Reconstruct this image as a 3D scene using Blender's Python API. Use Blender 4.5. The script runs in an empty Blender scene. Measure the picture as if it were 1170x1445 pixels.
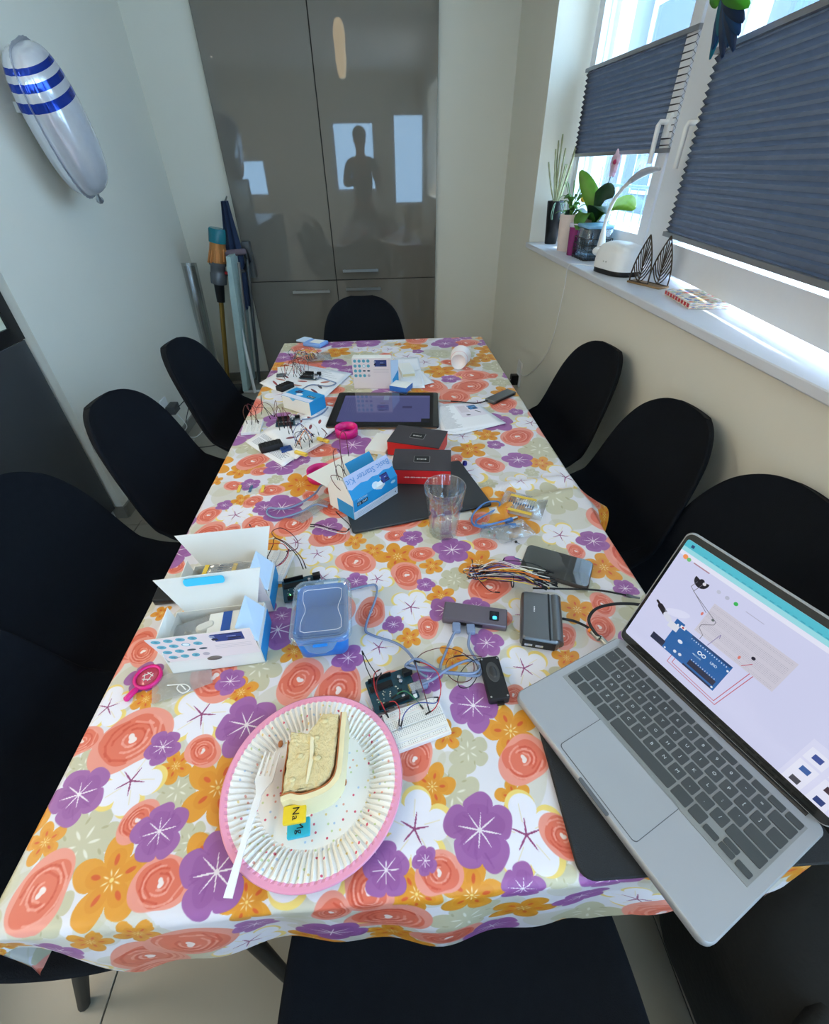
import bpy, math, random
import numpy as np
from mathutils import Matrix, Vector, Quaternion
random.seed(7)
rng = np.random.default_rng(7)
SC = bpy.context.scene
COL = SC.collection
PI = math.pi
TZ = 0.75                       # height of the table top

# ------------------------------------------------------------------ camera
F, CX, CY = 626.0, 585.0, 722.5                 # focal length and centre of the 1170 x 1445 frame
CAM = np.array([0.0, 0.0, 1.37])
R = np.array([[0.99734139, -0.05399373, 0.0489369],
              [-0.07176569, -0.61126743, 0.78816357],
              [-0.01264236, -0.78958014, -0.61351721]])   # world = R @ (right, down, forward)
cam_data = bpy.data.cameras.new('camera')
cam_data.sensor_fit = 'VERTICAL'
cam_data.sensor_height = 36.0
cam_data.lens = 36.0 * F / 1445.0
cam_data.clip_start = 0.02
cam_data.clip_end = 200
cam = bpy.data.objects.new('camera', cam_data)
COL.objects.link(cam)
_m = Matrix([[R[i][0], -R[i][1], -R[i][2]] for i in range(3)]).to_4x4()
_m.translation = Vector(CAM)
cam.matrix_world = _m
SC.camera = cam

# ------------------------------------------------------------------ world, sun, daylight, exposure
SC.view_settings.view_transform = 'Standard'
SC.view_settings.look = 'None'
SC.view_settings.gamma = 1.0
SC.view_settings.use_curve_mapping = False
SC.view_settings.exposure = -0.08
world = bpy.data.worlds.new('sky')
SC.world = world
world.use_nodes = True
wn = world.node_tree
bg = wn.nodes['Background']
bg.inputs['Color'].default_value = (0.43, 0.68, 1.0, 1)
bg.inputs['Strength'].default_value = 11.5
sun_d = bpy.data.lights.new('sun', 'SUN')
sun_d.energy = 13.0
sun_d.angle = math.radians(0.6)
sun_d.color = (1.0, 0.95, 0.86)
sun = bpy.data.objects.new('sun', sun_d)
COL.objects.link(sun)
sun.rotation_mode = 'QUATERNION'
sun.rotation_quaternion = Vector((-0.30, -0.18, -1.0)).to_track_quat('-Z', 'Y')

def warm_fill(loc, sx, sy, watts, color=(1.0, .87, .68)):      # unseen warm fill lights, added to balance the blue daylight
    d = bpy.data.lights.new('warm_fill_light', 'AREA'); d.shape = 'RECTANGLE'; d.size = sx; d.size_y = sy; d.energy = watts; d.color = color
    o = bpy.data.objects.new('warm_fill_light', d); COL.objects.link(o); o.location = loc
warm_fill((-2.5, -.9, 2.58), .8, 1.0, 42)
warm_fill((-2.3, .8, 2.58), .6, .6, 22)
def portal(loc, direction, sx, sy):
    d = bpy.data.lights.new('daylight_portal', 'AREA')
    d.shape = 'RECTANGLE'; d.size = sx; d.size_y = sy
    d.cycles.is_portal = True
    o = bpy.data.objects.new('daylight_portal', d); COL.objects.link(o)
    o.location = loc
    o.rotation_mode = 'QUATERNION'
    o.rotation_quaternion = Vector(direction).to_track_quat('-Z', 'Y')
    return o

def at(px, py, z=TZ):           # the point at height z that is seen at this place of the frame
    r = R @ np.array([px - CX, py - CY, F]); t = (z - CAM[2]) / r[2]
    return Vector(CAM + t * r)
def atx(px, py, X):
    r = R @ np.array([px - CX, py - CY, F]); t = (X - CAM[0]) / r[0]
    return Vector(CAM + t * r)
def aty(px, py, Y):
    r = R @ np.array([px - CX, py - CY, F]); t = (Y - CAM[1]) / r[1]
    return Vector(CAM + t * r)

# ------------------------------------------------------------------ materials
def lin(c):
    return tuple((x / 255 / 12.92) if x / 255 <= 0.04045 else ((x / 255 + 0.055) / 1.055) ** 2.4 for x in c)
def mat(name, rgb, rough=0.5, metal=0.0, var=0.06, scale=40, bump=0.0, bscale=200, alpha=None, trans=0.0,
        emit=0.0, spec=0.5, transl=0.0, ior=1.45, coat=0.0):
    m = bpy.data.materials.new(name); m.use_nodes = True
    nt = m.node_tree; b = nt.nodes['Principled BSDF']
    c = lin(rgb)
    b.inputs['Roughness'].default_value = rough
    b.inputs['Metallic'].default_value = metal
    b.inputs['Specular IOR Level'].default_value = spec
    b.inputs['IOR'].default_value = ior
    b.inputs['Transmission Weight'].default_value = trans
    b.inputs['Coat Weight'].default_value = coat
    if alpha is not None: b.inputs['Alpha'].default_value = alpha
    tc = nt.nodes.new('ShaderNodeTexCoord')
    n = nt.nodes.new('ShaderNodeTexNoise'); n.inputs['Scale'].default_value = scale; n.inputs['Detail'].default_value = 3
    nt.links.new(tc.outputs['Object'], n.inputs['Vector'])
    mx = nt.nodes.new('ShaderNodeMix'); mx.data_type = 'RGBA'
    mx.inputs['A'].default_value = (*[x * (1 - var) for x in c], 1)
    mx.inputs['B'].default_value = (*[min(1, x * (1 + var)) for x in c], 1)
    nt.links.new(n.outputs['Fac'], mx.inputs['Factor'])
    nt.links.new(mx.outputs['Result'], b.inputs['Base Color'])
    if emit:
        nt.links.new(mx.outputs['Result'], b.inputs['Emission Color']); b.inputs['Emission Strength'].default_value = emit
    if bump:
        n2 = nt.nodes.new('ShaderNodeTexNoise'); n2.inputs['Scale'].default_value = bscale; n2.inputs['Detail'].default_value = 4
        nt.links.new(tc.outputs['Object'], n2.inputs['Vector'])
        bp = nt.nodes.new('ShaderNodeBump'); bp.inputs['Strength'].default_value = bump; bp.inputs['Distance'].default_value = 0.002
        nt.links.new(n2.outputs['Fac'], bp.inputs['Height']); nt.links.new(bp.outputs['Normal'], b.inputs['Normal'])
    if transl:
        tr = nt.nodes.new('ShaderNodeBsdfTranslucent'); nt.links.new(mx.outputs['Result'], tr.inputs['Color'])
        ms = nt.nodes.new('ShaderNodeMixShader'); ms.inputs[0].default_value = transl
        out = nt.nodes['Material Output']
        nt.links.new(b.outputs[0], ms.inputs[1]); nt.links.new(tr.outputs[0], ms.inputs[2]); nt.links.new(ms.outputs[0], out.inputs['Surface'])
    return m
def glassy(name, rgb, gloss=0.12, rough=0.03, tint=1.0, haze=0.0):      # thin clear film or pane
    m = bpy.data.materials.new(name); m.use_nodes = True
    nt = m.node_tree; nt.nodes.remove(nt.nodes['Principled BSDF'])
    t = nt.nodes.new('ShaderNodeBsdfTransparent'); t.inputs['Color'].default_value = (*[x * tint for x in lin(rgb)], 1)
    g = nt.nodes.new('ShaderNodeBsdfGlossy'); g.inputs['Roughness'].default_value = rough
    lw = nt.nodes.new('ShaderNodeLayerWeight'); lw.inputs['Blend'].default_value = 0.35
    mp = nt.nodes.new('ShaderNodeMapRange'); mp.inputs['To Min'].default_value = gloss; mp.inputs['To Max'].default_value = min(1, gloss + 0.5)
    ms = nt.nodes.new('ShaderNodeMixShader')
    nt.links.new(lw.outputs['Facing'], mp.inputs['Value']); nt.links.new(mp.outputs['Result'], ms.inputs[0])
    nt.links.new(t.outputs[0], ms.inputs[1]); nt.links.new(g.outputs[0], ms.inputs[2])
    last = ms
    if haze:
        df = nt.nodes.new('ShaderNodeBsdfDiffuse'); df.inputs['Color'].default_value = (*lin(rgb), 1)
        tr = nt.nodes.new('ShaderNodeBsdfTranslucent'); tr.inputs['Color'].default_value = (*lin(rgb), 1)
        a = nt.nodes.new('ShaderNodeMixShader'); a.inputs[0].default_value = .4; nt.links.new(df.outputs[0], a.inputs[1]); nt.links.new(tr.outputs[0], a.inputs[2])
        last = nt.nodes.new('ShaderNodeMixShader'); last.inputs[0].default_value = haze; nt.links.new(ms.outputs[0], last.inputs[1]); nt.links.new(a.outputs[0], last.inputs[2])
    nt.links.new(last.outputs[0], nt.nodes['Material Output'].inputs['Surface'])
    return m

# ------------------------------------------------------------------ flat prints drawn into arrays
FONT = {'A': '0E11111F111111', 'B': '1E11111E11111E', 'C': '0E11101010110E', 'E': '1F10101E10101F', 'I': '0E04040404040E',
        'K': '11121418141211', 'L': '1010101010101F', 'N': '11191513111111', 'O': '0E11111111110E', 'R': '1E11111E141211',
        'S': '0F10100E01011E', 'T': '1F040404040404', 'U': '1111111111110E', '3': '1E01010E01011E', 'M': '111B1515111111',
        'D': '1E11111111111E', 'P': '1E11111E101010', '+': '00040E1F0E0400', '-': '0000000E000000', 'J': '0702020212120C', ' ': '00000000000000'}
class Cv:
    def __init__(s, w, h, bg): s.w, s.h = w, h; s.a = np.ones((h, w, 3), np.float32) * np.array(bg, np.float32) / 255
    def win(s, x0, y0, x1, y1):
        x0, y0 = max(0, int(x0) - 2), max(0, int(y0) - 2); x1, y1 = min(s.w, int(x1) + 3), min(s.h, int(y1) + 3)
        if x1 <= x0 or y1 <= y0: return None
        Y, X = np.mgrid[y0:y1, x0:x1].astype(np.float32); return (slice(y0, y1), slice(x0, x1)), X + .5, Y + .5
    def put(s, sl, m, c, a=1.0):
        m = np.clip(m, 0, 1)[..., None] * a
        s.a[sl] = s.a[sl] * (1 - m) + np.array(c, np.float32) / 255 * m
    def ell(s, cx, cy, rx, ry, c, rot=0, a=1.0):
        r = max(rx, ry); w = s.win(cx - r, cy - r, cx + r, cy + r)
        if w is None: return
        sl, X, Y = w; dx, dy = X - cx, Y - cy; u = dx * math.cos(rot) + dy * math.sin(rot); v = -dx * math.sin(rot) + dy * math.cos(rot)
        d = np.sqrt((u / rx) ** 2 + (v / ry) ** 2); s.put(sl, (1 - d) * min(rx, ry) + .5, c, a)
    def polar(s, cx, cy, rmax, fn, c, a=1.0):      # fn(theta, r) -> edge radius
        w = s.win(cx - rmax, cy - rmax, cx + rmax, cy + rmax)
        if w is None: return
        sl, X, Y = w; dx, dy = X - cx, Y - cy; r = np.hypot(dx, dy); th = np.arctan2(dy, dx)
        s.put(sl, fn(th, r) - r + .5, c, a)
    def poly(s, pts, c, a=1.0):
        xs = [p[0] for p in pts]; ys = [p[1] for p in pts]; w = s.win(min(xs), min(ys), max(xs), max(ys))
        if w is None: return
        sl, X, Y = w; ins = np.zeros(X.shape, bool); j = len(pts) - 1
        for i in range(len(pts)):
            xi, yi = pts[i]; xj, yj = pts[j]
            if yi != yj: ins ^= ((yi > Y) != (yj > Y)) & (X < (xj - xi) * (Y - yi) / (yj - yi) + xi)
            j = i
        s.put(sl, ins.astype(np.float32), c, a)
    def rect(s, x0, y0, x1, y1, c, a=1.0): s.poly([(x0, y0), (x1, y0), (x1, y1), (x0, y1)], c, a)
    def line(s, pts, wd, c, a=1.0):
        for (x0, y0), (x1, y1) in zip(pts[:-1], pts[1:]):
            w = s.win(min(x0, x1) - wd, min(y0, y1) - wd, max(x0, x1) + wd, max(y0, y1) + wd)
            if w is None: continue
            sl, X, Y = w; dx, dy = x1 - x0, y1 - y0; L = dx * dx + dy * dy + 1e-9
            t = np.clip(((X - x0) * dx + (Y - y0) * dy) / L, 0, 1); d = np.hypot(X - x0 - t * dx, Y - y0 - t * dy)
            s.put(sl, wd / 2 - d + .5, c, a)
    def text(s, txt, x, y, px, c, rot=0.0):       # px = pixel size of one dot
        ca, sa = math.cos(rot), math.sin(rot)
        for k, ch in enumerate(txt):
            g = FONT.get(ch.upper());
            if not g: continue
            for row in range(7):
                bits = int(g[row * 2:row * 2 + 2], 16)
                for cl in range(5):
                    if bits >> (4 - cl) & 1:
                        u, v = (k * 6 + cl) * px, (6 - row) * px
                        q = [(u, v), (u + px * 1.05, v), (u + px * 1.05, v + px * 1.05), (u, v + px * 1.05)]
                        s.poly([(x + a_ * ca - b_ * sa, y + a_ * sa + b_ * ca) for a_, b_ in q], c)
    def image(s, name):
        im = bpy.data.images.new(name, s.w, s.h)
        o = np.ones((s.h, s.w, 4), np.float32); o[..., :3] = np.clip(s.a, 0, 1)
        im.pixels.foreach_set(o.ravel()); im.update(); im.pack(); return im
def img_mat(name, im, rough=0.5, emit=0.0, bump=0.0, coat=0.0, bscale=120, base=1.0):
    m = bpy.data.materials.new(name); m.use_nodes = True
    nt = m.node_tree; b = nt.nodes['Principled BSDF']; b.inputs['Roughness'].default_value = rough; b.inputs['Coat Weight'].default_value = coat
    t = nt.nodes.new('ShaderNodeTexImage'); t.image = im; t.extension = 'EXTEND'
    if emit:
        b.inputs['Base Color'].default_value = (.01, .01, .012, 1)
        nt.links.new(t.outputs['Color'], b.inputs['Emission Color']); b.inputs['Emission Strength'].default_value = emit
    else: nt.links.new(t.outputs['Color'], b.inputs['Base Color'])
    if bump:
        n2 = nt.nodes.new('ShaderNodeTexNoise'); n2.inputs['Scale'].default_value = bscale; n2.inputs['Detail'].default_value = 4
        bp = nt.nodes.new('ShaderNodeBump'); bp.inputs['Strength'].default_value = bump; bp.inputs['Distance'].default_value = 0.003
        tc = nt.nodes.new('ShaderNodeTexCoord'); nt.links.new(tc.outputs['Object'], n2.inputs['Vector'])
        nt.links.new(n2.outputs['Fac'], bp.inputs['Height']); nt.links.new(bp.outputs['Normal'], b.inputs['Normal'])
    return m

# ------------------------------------------------------------------ mesh building
class MB:
    def __init__(s): s.v, s.f, s.m, s.s, s.uv = [], [], [], [], []
    def add(s, vs, fs, m=0, T=None, smooth=False, uvs=None):
        n = len(s.v)
        for p in vs:
            p = Vector(p); s.v.append(tuple(T @ p) if T is not None else tuple(p))
        for k, f in enumerate(fs):
            s.f.append([i + n for i in f]); s.m.append(m); s.s.append(smooth)
            s.uv.append(uvs[k] if uvs else None)
        return s
    def box(s, c, d, m=0, T=None, mtop=None, uvtop=False):
        x, y, z = c; a, b, h = d[0] / 2, d[1] / 2, d[2] / 2
        vs = [(x - a, y - b, z - h), (x + a, y - b, z - h), (x + a, y + b, z - h), (x - a, y + b, z - h),
              (x - a, y - b, z + h), (x + a, y - b, z + h), (x + a, y + b, z + h), (x - a, y + b, z + h)]
        s.add(vs, [(0, 3, 2, 1), (0, 1, 5, 4), (1, 2, 6, 5), (2, 3, 7, 6), (3, 0, 4, 7)], m, T)
        s.add([vs[4], vs[5], vs[6], vs[7]], [(0, 1, 2, 3)], m if mtop is None else mtop, T, uvs=[[(0, 0), (1, 0), (1, 1), (0, 1)]] if uvtop else None)
        return s
    def prism(s, out, z0, z1, ch=0.0, m=0, T=None, mtop=None, uv=None, smooth=False):
        # outline counter-clockwise; ch = chamfer of the upper and lower edge
        n = len(out); cx = sum(p[0] for p in out) / n; cy = sum(p[1] for p in out) / n
        def ins(d):
            r = []
            for i in range(n):
                x0, y0 = out[i - 1]; x, y = out[i]; x1, y1 = out[(i + 1) % n]
                a = Vector((y - y0, -(x - x0))); b = Vector((y1 - y, -(x1 - x)))
                if a.length > 1e-9: a.normalize()
                if b.length > 1e-9: b.normalize()
                q = a + b
                if q.length < 1e-6: q = a
                q.normalize(); r.append((x - q.x * d, y - q.y * d))
            return r
        rings = [(out, z0), (out, z1)] if not ch else [(ins(ch), z0), (out, z0 + ch), (out, z1 - ch), (ins(ch), z1)]
        vs, fs = [], []
        for o, z in rings: vs += [(p[0], p[1], z) for p in o]
        for k in range(len(rings) - 1):
            for i in range(n):
                j = (i + 1) % n; fs.append((k * n + i, k * n + j, (k + 1) * n + j, (k + 1) * n + i))
        s.add(vs, fs, m, T, smooth=n > 12)
        s.add([vs[i] for i in range(n)], [tuple(range(n - 1, -1, -1))], m, T)
        top = [vs[(len(rings) - 1) * n + i] for i in range(n)]
        u = None
        if uv: u = [[((p[0] - uv[0]) / (uv[2] - uv[0]), (p[1] - uv[1]) / (uv[3] - uv[1])) for p in top]]
        s.add(top, [tuple(range(n))], m if mtop is None else mtop, T, uvs=u)
        return s
    def tube(s, pts, r, seg=6, m=0, T=None, cap=True):
        pts = [Vector(p) for p in pts]; n = len(pts)
        rr = r if isinstance(r, (list, tuple)) else [r] * n
        vs, fs = [], []; up = None
        for i, p in enumerate(pts):
            t = (pts[min(i + 1, n - 1)] - pts[max(i - 1, 0)])
            t = t.normalized() if t.length > 1e-9 else Vector((0, 0, 1))
            if up is None: up = t.orthogonal().normalized()
            up = (up - t * up.dot(t)); up = up.normalized() if up.length > 1e-6 else t.orthogonal().normalized()
            b = t.cross(up)
            for k in range(seg):
                a = 2 * PI * k / seg; vs.append(p + (up * math.cos(a) + b * math.sin(a)) * rr[i])
        for i in range(n - 1):
            for k in range(seg):
                j = (k + 1) % seg; fs.append((i * seg + k, i * seg + j, (i + 1) * seg + j, (i + 1) * seg + k))
        s.add(vs, fs, m, T, smooth=seg > 4)
        if cap: s.add(vs[:seg], [tuple(range(seg - 1, -1, -1))], m, T); s.add(vs[-seg:], [tuple(range(seg))], m, T)
        return s
    def lathe(s, prof, seg=32, m=0, T=None, fn=None):
        vs, fs = [], []; n = len(prof)
        for r, z in prof:
            for k in range(seg):
                a = 2 * PI * k / seg; q = fn(a, r, z) if fn else r; vs.append((q * math.cos(a), q * math.sin(a), z))
        for i in range(n - 1):
            for k in range(seg):
                j = (k + 1) % seg; fs.append((i * seg + k, i * seg + j, (i + 1) * seg + j, (i + 1) * seg + k))
        s.add(vs, fs, m, T, smooth=True)
        if prof[0][0] > 1e-6 and prof[0] != prof[-1]: s.add(vs[:seg], [tuple(range(seg - 1, -1, -1))], m, T)
        return s
    def ball(s, c, r, m=0, T=None, seg=12, rings=8):
        rx, ry, rz = r if isinstance(r, (tuple, list)) else (r, r, r)
        vs, fs = [], []
        for i in range(rings + 1):
            ph = PI * i / rings
            for k in range(seg):
                a = 2 * PI * k / seg; vs.append((c[0] + rx * math.sin(ph) * math.cos(a), c[1] + ry * math.sin(ph) * math.sin(a), c[2] - rz * math.cos(ph)))
        for i in range(rings):
            for k in range(seg):
                j = (k + 1) % seg; fs.append((i * seg + k, i * seg + j, (i + 1) * seg + j, (i + 1) * seg + k))
        return s.add(vs, fs, m, T, smooth=True)
    def grid(s, fn, nu, nv, m=0, T=None, uvf=None, smooth=True):
        vs = [fn(i / nu, j / nv) for j in range(nv + 1) for i in range(nu + 1)]; fs, uv = [], []
        for j in range(nv):
            for i in range(nu):
                a = j * (nu + 1) + i; fs.append((a, a + 1, a + nu + 2, a + nu + 1))
                if uvf: uv.append([uvf(i / nu, j / nv), uvf((i + 1) / nu, j / nv), uvf((i + 1) / nu, (j + 1) / nv), uvf(i / nu, (j + 1) / nv)])
        return s.add(vs, fs, m, T, smooth, uv or None)
    def obj(s, name, mats, parent=None, loc=(0, 0, 0), rz=0.0, mods=()):
        me = bpy.data.meshes.new(name); me.from_pydata(s.v, [], s.f)
        mats = mats if isinstance(mats, (list, tuple)) else [mats]
        for x in mats: me.materials.append(x)
        me.polygons.foreach_set('material_index', s.m); me.polygons.foreach_set('use_smooth', s.s)
        if any(u for u in s.uv):
            L = me.uv_layers.new(name='UVMap'); k = 0
            for f, u in zip(s.f, s.uv):
                for i in range(len(f)):
                    if u: L.data[k].uv = u[i]
                    k += 1
        me.update(); me.validate()
        o = bpy.data.objects.new(name, me); COL.objects.link(o)
        if parent: o.parent = parent
        o.location = loc; o.rotation_euler = (0, 0, rz)
        for t in mods:
            q = o.modifiers.new(t[0], t[0])
            for k_, v_ in t[1].items(): setattr(q, k_, v_)
        return o
def tag(o, label, cat, group=None):
    o['label'] = label; o['category'] = cat
    if group: o['group'] = group
    return o
def thing(name, label, cat, loc=(0, 0, 0), rz=0.0, group=None, quat=None):
    o = bpy.data.objects.new(name, None); COL.objects.link(o); o.location = loc; o.rotation_euler = (0, 0, rz)
    o.empty_display_size = .05
    if quat: o.rotation_mode = 'QUATERNION'; o.rotation_quaternion = quat
    return tag(o, label, cat, group)
def struct(o): o['kind'] = 'structure'; return o
def rrect(w, d, r, n=5, cx=0, cy=0):
    out = []
    for sx, sy, a0 in ((1, -1, -PI / 2), (1, 1, 0), (-1, 1, PI / 2), (-1, -1, PI)):
        for k in range(n + 1):
            a = a0 + PI / 2 * k / n; out.append((cx + sx * (w / 2 - r) + r * math.cos(a), cy + sy * (d / 2 - r) + r * math.sin(a)))
    return out
def circ(r, n=24, cx=0, cy=0): return [(cx + r * math.cos(2 * PI * k / n), cy + r * math.sin(2 * PI * k / n)) for k in range(n)]
def TR(x=0, y=0, z=0, rx=0, ry=0, rz=0): return Matrix.Translation((x, y, z)) @ Matrix.Rotation(rz, 4, 'Z') @ Matrix.Rotation(ry, 4, 'Y') @ Matrix.Rotation(rx, 4, 'X')
def smooth_path(pts, n=6):
    P = [Vector(p) for p in pts]
    if len(P) < 3: return P
    out = []
    for i in range(len(P) - 1):
        p0, p1, p2, p3 = P[max(i - 1, 0)], P[i], P[i + 1], P[min(i + 2, len(P) - 1)]
        for k in range(n):
            t = k / n; out.append(0.5 * ((2 * p1) + (-p0 + p2) * t + (2 * p0 - 5 * p1 + 4 * p2 - p3) * t * t + (-p0 + 3 * p1 - 3 * p2 + p3) * t ** 3))
    return out + [P[-1]]
def cable(name, label, cat, pts, r, m, group=None, seg=6, parent=None, n=6):
    c = Vector(pts[0]) if parent is None else Vector((0, 0, 0))
    o = MB().tube([p - c for p in smooth_path(pts, n)], r, seg).obj(name, m, parent, loc=c)
    if label: tag(o, label, cat, group)
    return o
def lettering(txt, size, m, parent, T, name='lettering', align='CENTER', shear=0.0):
    cu = bpy.data.curves.new('t', 'FONT'); cu.body = txt; cu.size = size; cu.align_x = align; cu.align_y = 'CENTER'; cu.extrude = 0.0001; cu.resolution_u = 2; cu.shear = shear
    tmp = bpy.data.objects.new('t', cu); COL.objects.link(tmp)
    me = tmp.to_mesh(); vs = [tuple(v.co) for v in me.vertices]; fs = [tuple(p.vertices) for p in me.polygons]
    tmp.to_mesh_clear(); bpy.data.objects.remove(tmp); bpy.data.curves.remove(cu)
    b = MB(); b.add(vs, fs, 0, T)
    return b if parent is None and m is None else b.obj(name, m, parent)
def quad_frame(p0, p1, p2, p3):
    # near-left, near-right, far-right, far-left corners on a plane -> centre, angle, width, depth
    c = (p0 + p1 + p2 + p3) / 4; w = ((p1 - p0) + (p2 - p3)) / 2; d = ((p3 - p0) + (p2 - p1)) / 2
    return c, math.atan2(w.y, w.x), w.length, d.length

# ------------------------------------------------------------------ shared materials
M = {}
M['wall'] = mat('wall_paint', (226, 222, 208), .85, var=.02, scale=3, bump=.15, bscale=60)
M['ceil'] = mat('ceiling_paint', (238, 236, 230), .9, var=.02, scale=3)
M['tile'] = mat('floor_tile', (150, 144, 130), .28, var=.06, scale=6, bump=.05, bscale=30)
M['grout'] = mat('grout', (96, 92, 84), .9)
M['skirt'] = mat('skirting_tile', (122, 118, 108), .4, scale=8)
M['gloss'] = mat('grey_lacquer', (118, 112, 102), .025, var=.02, scale=3, spec=.8)
M['carcass'] = mat('dark_gap', (40, 38, 36), .8)
M['steel'] = mat('brushed_steel', (190, 190, 186), .3, metal=1)
M['pvc'] = mat('window_plastic', (228, 230, 234), .3, var=.02)
M['sill'] = mat('sill_stone', (214, 217, 224), .35, var=.03, scale=20)
M['glass'] = glassy('window_glass', (246, 251, 252), .04)
M['blind'] = mat('pleated_fabric', (72, 72, 78), .8, var=.2, scale=30, bump=.3, bscale=400, transl=.33)
M['railm'] = mat('blind_rail', (150, 152, 158), .4, metal=.5)
M['white'] = mat('white_plastic', (235, 235, 233), .35, var=.02)
M['black'] = mat('black_plastic', (18, 19, 22), .35)
M['rubber'] = mat('black_rubber', (22, 22, 24), .6)
M['chair'] = mat('black_felt', (15, 19, 25), .9, var=.25, scale=60, bump=.5, bscale=600, spec=.2)
M['leg'] = mat('black_steel', (42, 42, 40), .45, metal=.3)
M['card'] = mat('white_card', (232, 230, 222), .7, var=.02, bump=.1, bscale=50)
M['cyan'] = mat('cyan_card', (34, 146, 205), .55, var=.03)
M['paleb'] = mat('pale_blue_card', (196, 216, 236), .6, var=.02)
M['paper'] = mat('paper', (236, 236, 236), .8, var=.01)
M['film'] = glassy('clear_film', (244, 244, 244), .10, .14, haze=.16)
M['pcb'] = mat('circuit_board', (22, 66, 82), .35, var=.5, scale=400)
M['pcb2'] = mat('blue_board', (40, 70, 130), .35, var=.4, scale=400)
M['gold'] = mat('brass_pins', (205, 180, 120), .3, metal=.9)
M['chip'] = mat('chip_black', (20, 20, 22), .5, var=.2, scale=300)
M['yellow'] = mat('yellow_paper_tape', (232, 196, 78), .7)
M['resist'] = mat('resistor_blue', (70, 100, 130), .4, var=.5, scale=500)
M['magenta'] = mat('magenta_plastic', (222, 30, 130), .3)
M['alu'] = mat('space_grey_aluminium', (170, 172, 175), .42, metal=.35, var=.03, scale=8)
M['greyal'] = mat('grey_aluminium', (112, 114, 116), .32, metal=.75, var=.03)
M['purpal'] = mat('mauve_aluminium', (120, 112, 122), .3, metal=.7, var=.03)
M['blueusb'] = mat('blue_translucent_cable', (122, 138, 168), .25, var=.1, spec=.7)
M['usbmetal'] = mat('usb_shell', (190, 195, 205), .25, metal=.9)
M['wood'] = mat('table_brown', (112, 92, 76), .5, var=.15, scale=12)
W = {'red': mat('wire_red', (190, 30, 36), .4), 'dark red': mat('wire_dark_red', (96, 18, 30), .4), 'black': mat('wire_black', (20, 18, 22), .4),
     'orange': mat('wire_orange', (228, 128, 48), .4), 'white': mat('wire_white', (228, 226, 220), .4), 'blue': mat('wire_blue', (44, 62, 140), .4),
     'yellow': mat('wire_yellow', (232, 196, 60), .4), 'brown': mat('wire_brown', (104, 58, 40), .4), 'purple': mat('wire_purple', (104, 40, 92), .4),
     'green': mat('wire_green', (50, 130, 90), .4), 'grey': mat('wire_grey', (140, 138, 134), .4)}

# ------------------------------------------------------------------ room shell
XL, XR, YB, YF, ZC = -1.33, 0.88, 3.665, -3.0, 2.62
fl = struct(MB().box((-.6, .35, -.03), (5.0, 7.6, .05)).obj('floor', M['grout']))
tile_mb = MB().prism(rrect(.597, .597, .002, 1), -.006, 0, .001, 0)
first = None
for i in range(8):
    for j in range(12):
        x, y = -2.75 + .6 * i, -2.72 + .6 * j
        if x > 1.2 or (x < -1.9 and y > 2.1): continue
        if first is None: first = tile_mb.obj('tile', M['tile'], fl); o = first
        else: o = first.copy(); COL.objects.link(o)
        o.location = (x, y, 0)
struct(MB().box((-.9, .35, ZC + .05), (4.6, 7.6, .1)).obj('ceiling', M['ceil']))
struct(MB().box((-.2, YB + .08, ZC / 2), (2.9, .14, ZC)).obj('wall_back', M['wall']))
struct(MB().box((XL - .3, (1.85 + YB) / 2 + .07, ZC / 2), (.6, YB - 1.85 + .14, ZC)).obj('wall_left', M['wall']))
struct(MB().box((-3.05, -.6, ZC / 2), (.1, 5.0, ZC)).obj('wall_left_kitchen', M['wall']))
struct(MB().box((-2.5, 1.90, ZC / 2), (1.14, .1, ZC)).obj('wall_left_return', M['wall']))
# right wall with the two-light window opening (y -0.1 .. 2.96, z 0.99 .. 2.3)
WY0, WY1, WZ0, WZ1, XO = 0.62, 2.96, 0.995, 2.28, 1.24
wr = MB()
for y0, y1, z0, z1 in ((WY1, YB + .1, 0, ZC), (-.2, WY0, 0, ZC), (YF, -2.0, 0, ZC), (-2.0, -.2, 0, WZ0), (-2.0, -.2, WZ1, ZC), (WY0, WY1, 0, WZ0), (WY0, WY1, WZ1, ZC)):
    wr.box(((XR + XO) / 2, (y0 + y1) / 2, (z0 + z1) / 2), (XO - XR, y1 - y0, z1 - z0))
struct(wr.obj('wall_right', M['wall']))
# wall behind the photographer, with two windows
holes = [(-2.66, -1.94, .95, 1.55), (-.74, .06, 1.0, 2.05), (.33, .95, .78, 2.15)]
wf = MB(); xs = [-3.1, -2.66, -1.94, -.74, .06, .33, .95, 1.24]
for k in range(7):
    x0, x1 = xs[k], xs[k + 1]; hz = {1: (.95, 1.55), 3: (1.0, 2.05), 5: (.78, 2.15)}.get(k)
    for z0, z1 in ([(0, ZC)] if not hz else [(0, hz[0]), (hz[1], ZC)]): wf.box(((x0 + x1) / 2, YF - .1, (z0 + z1) / 2), (x1 - x0, .2, z1 - z0))
struct(wf.obj('wall_front', M['wall']))
for n, (x0, x1, z0, z1) in enumerate(holes):
    o = MB()
    for c, d in (((x0 + .03, 0, (z0 + z1) / 2), (.06, .06, z1 - z0)), ((x1 - .03, 0, (z0 + z1) / 2), (.06, .06, z1 - z0)), (((x0 + x1) / 2, 0, z0 + .03), (x1 - x0 - .12, .06, .06)),
                 (((x0 + x1) / 2, 0, z1 - .03), (x1 - x0 - .12, .06, .06))): o.box(c, d)
    w = struct(o.obj('window_%d' % (n + 3), M['pvc'], loc=(0, YF - .1, 0)))
    MB().box(((x0 + x1) / 2, 0, (z0 + z1) / 2), (x1 - x0 - .12, .006, z1 - z0 - .12)).obj('pane', M['glass'], w)
    portal(((x0 + x1) / 2, YF - .22, (z0 + z1) / 2), (0, 1, 0), x1 - x0, z1 - z0)
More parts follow.
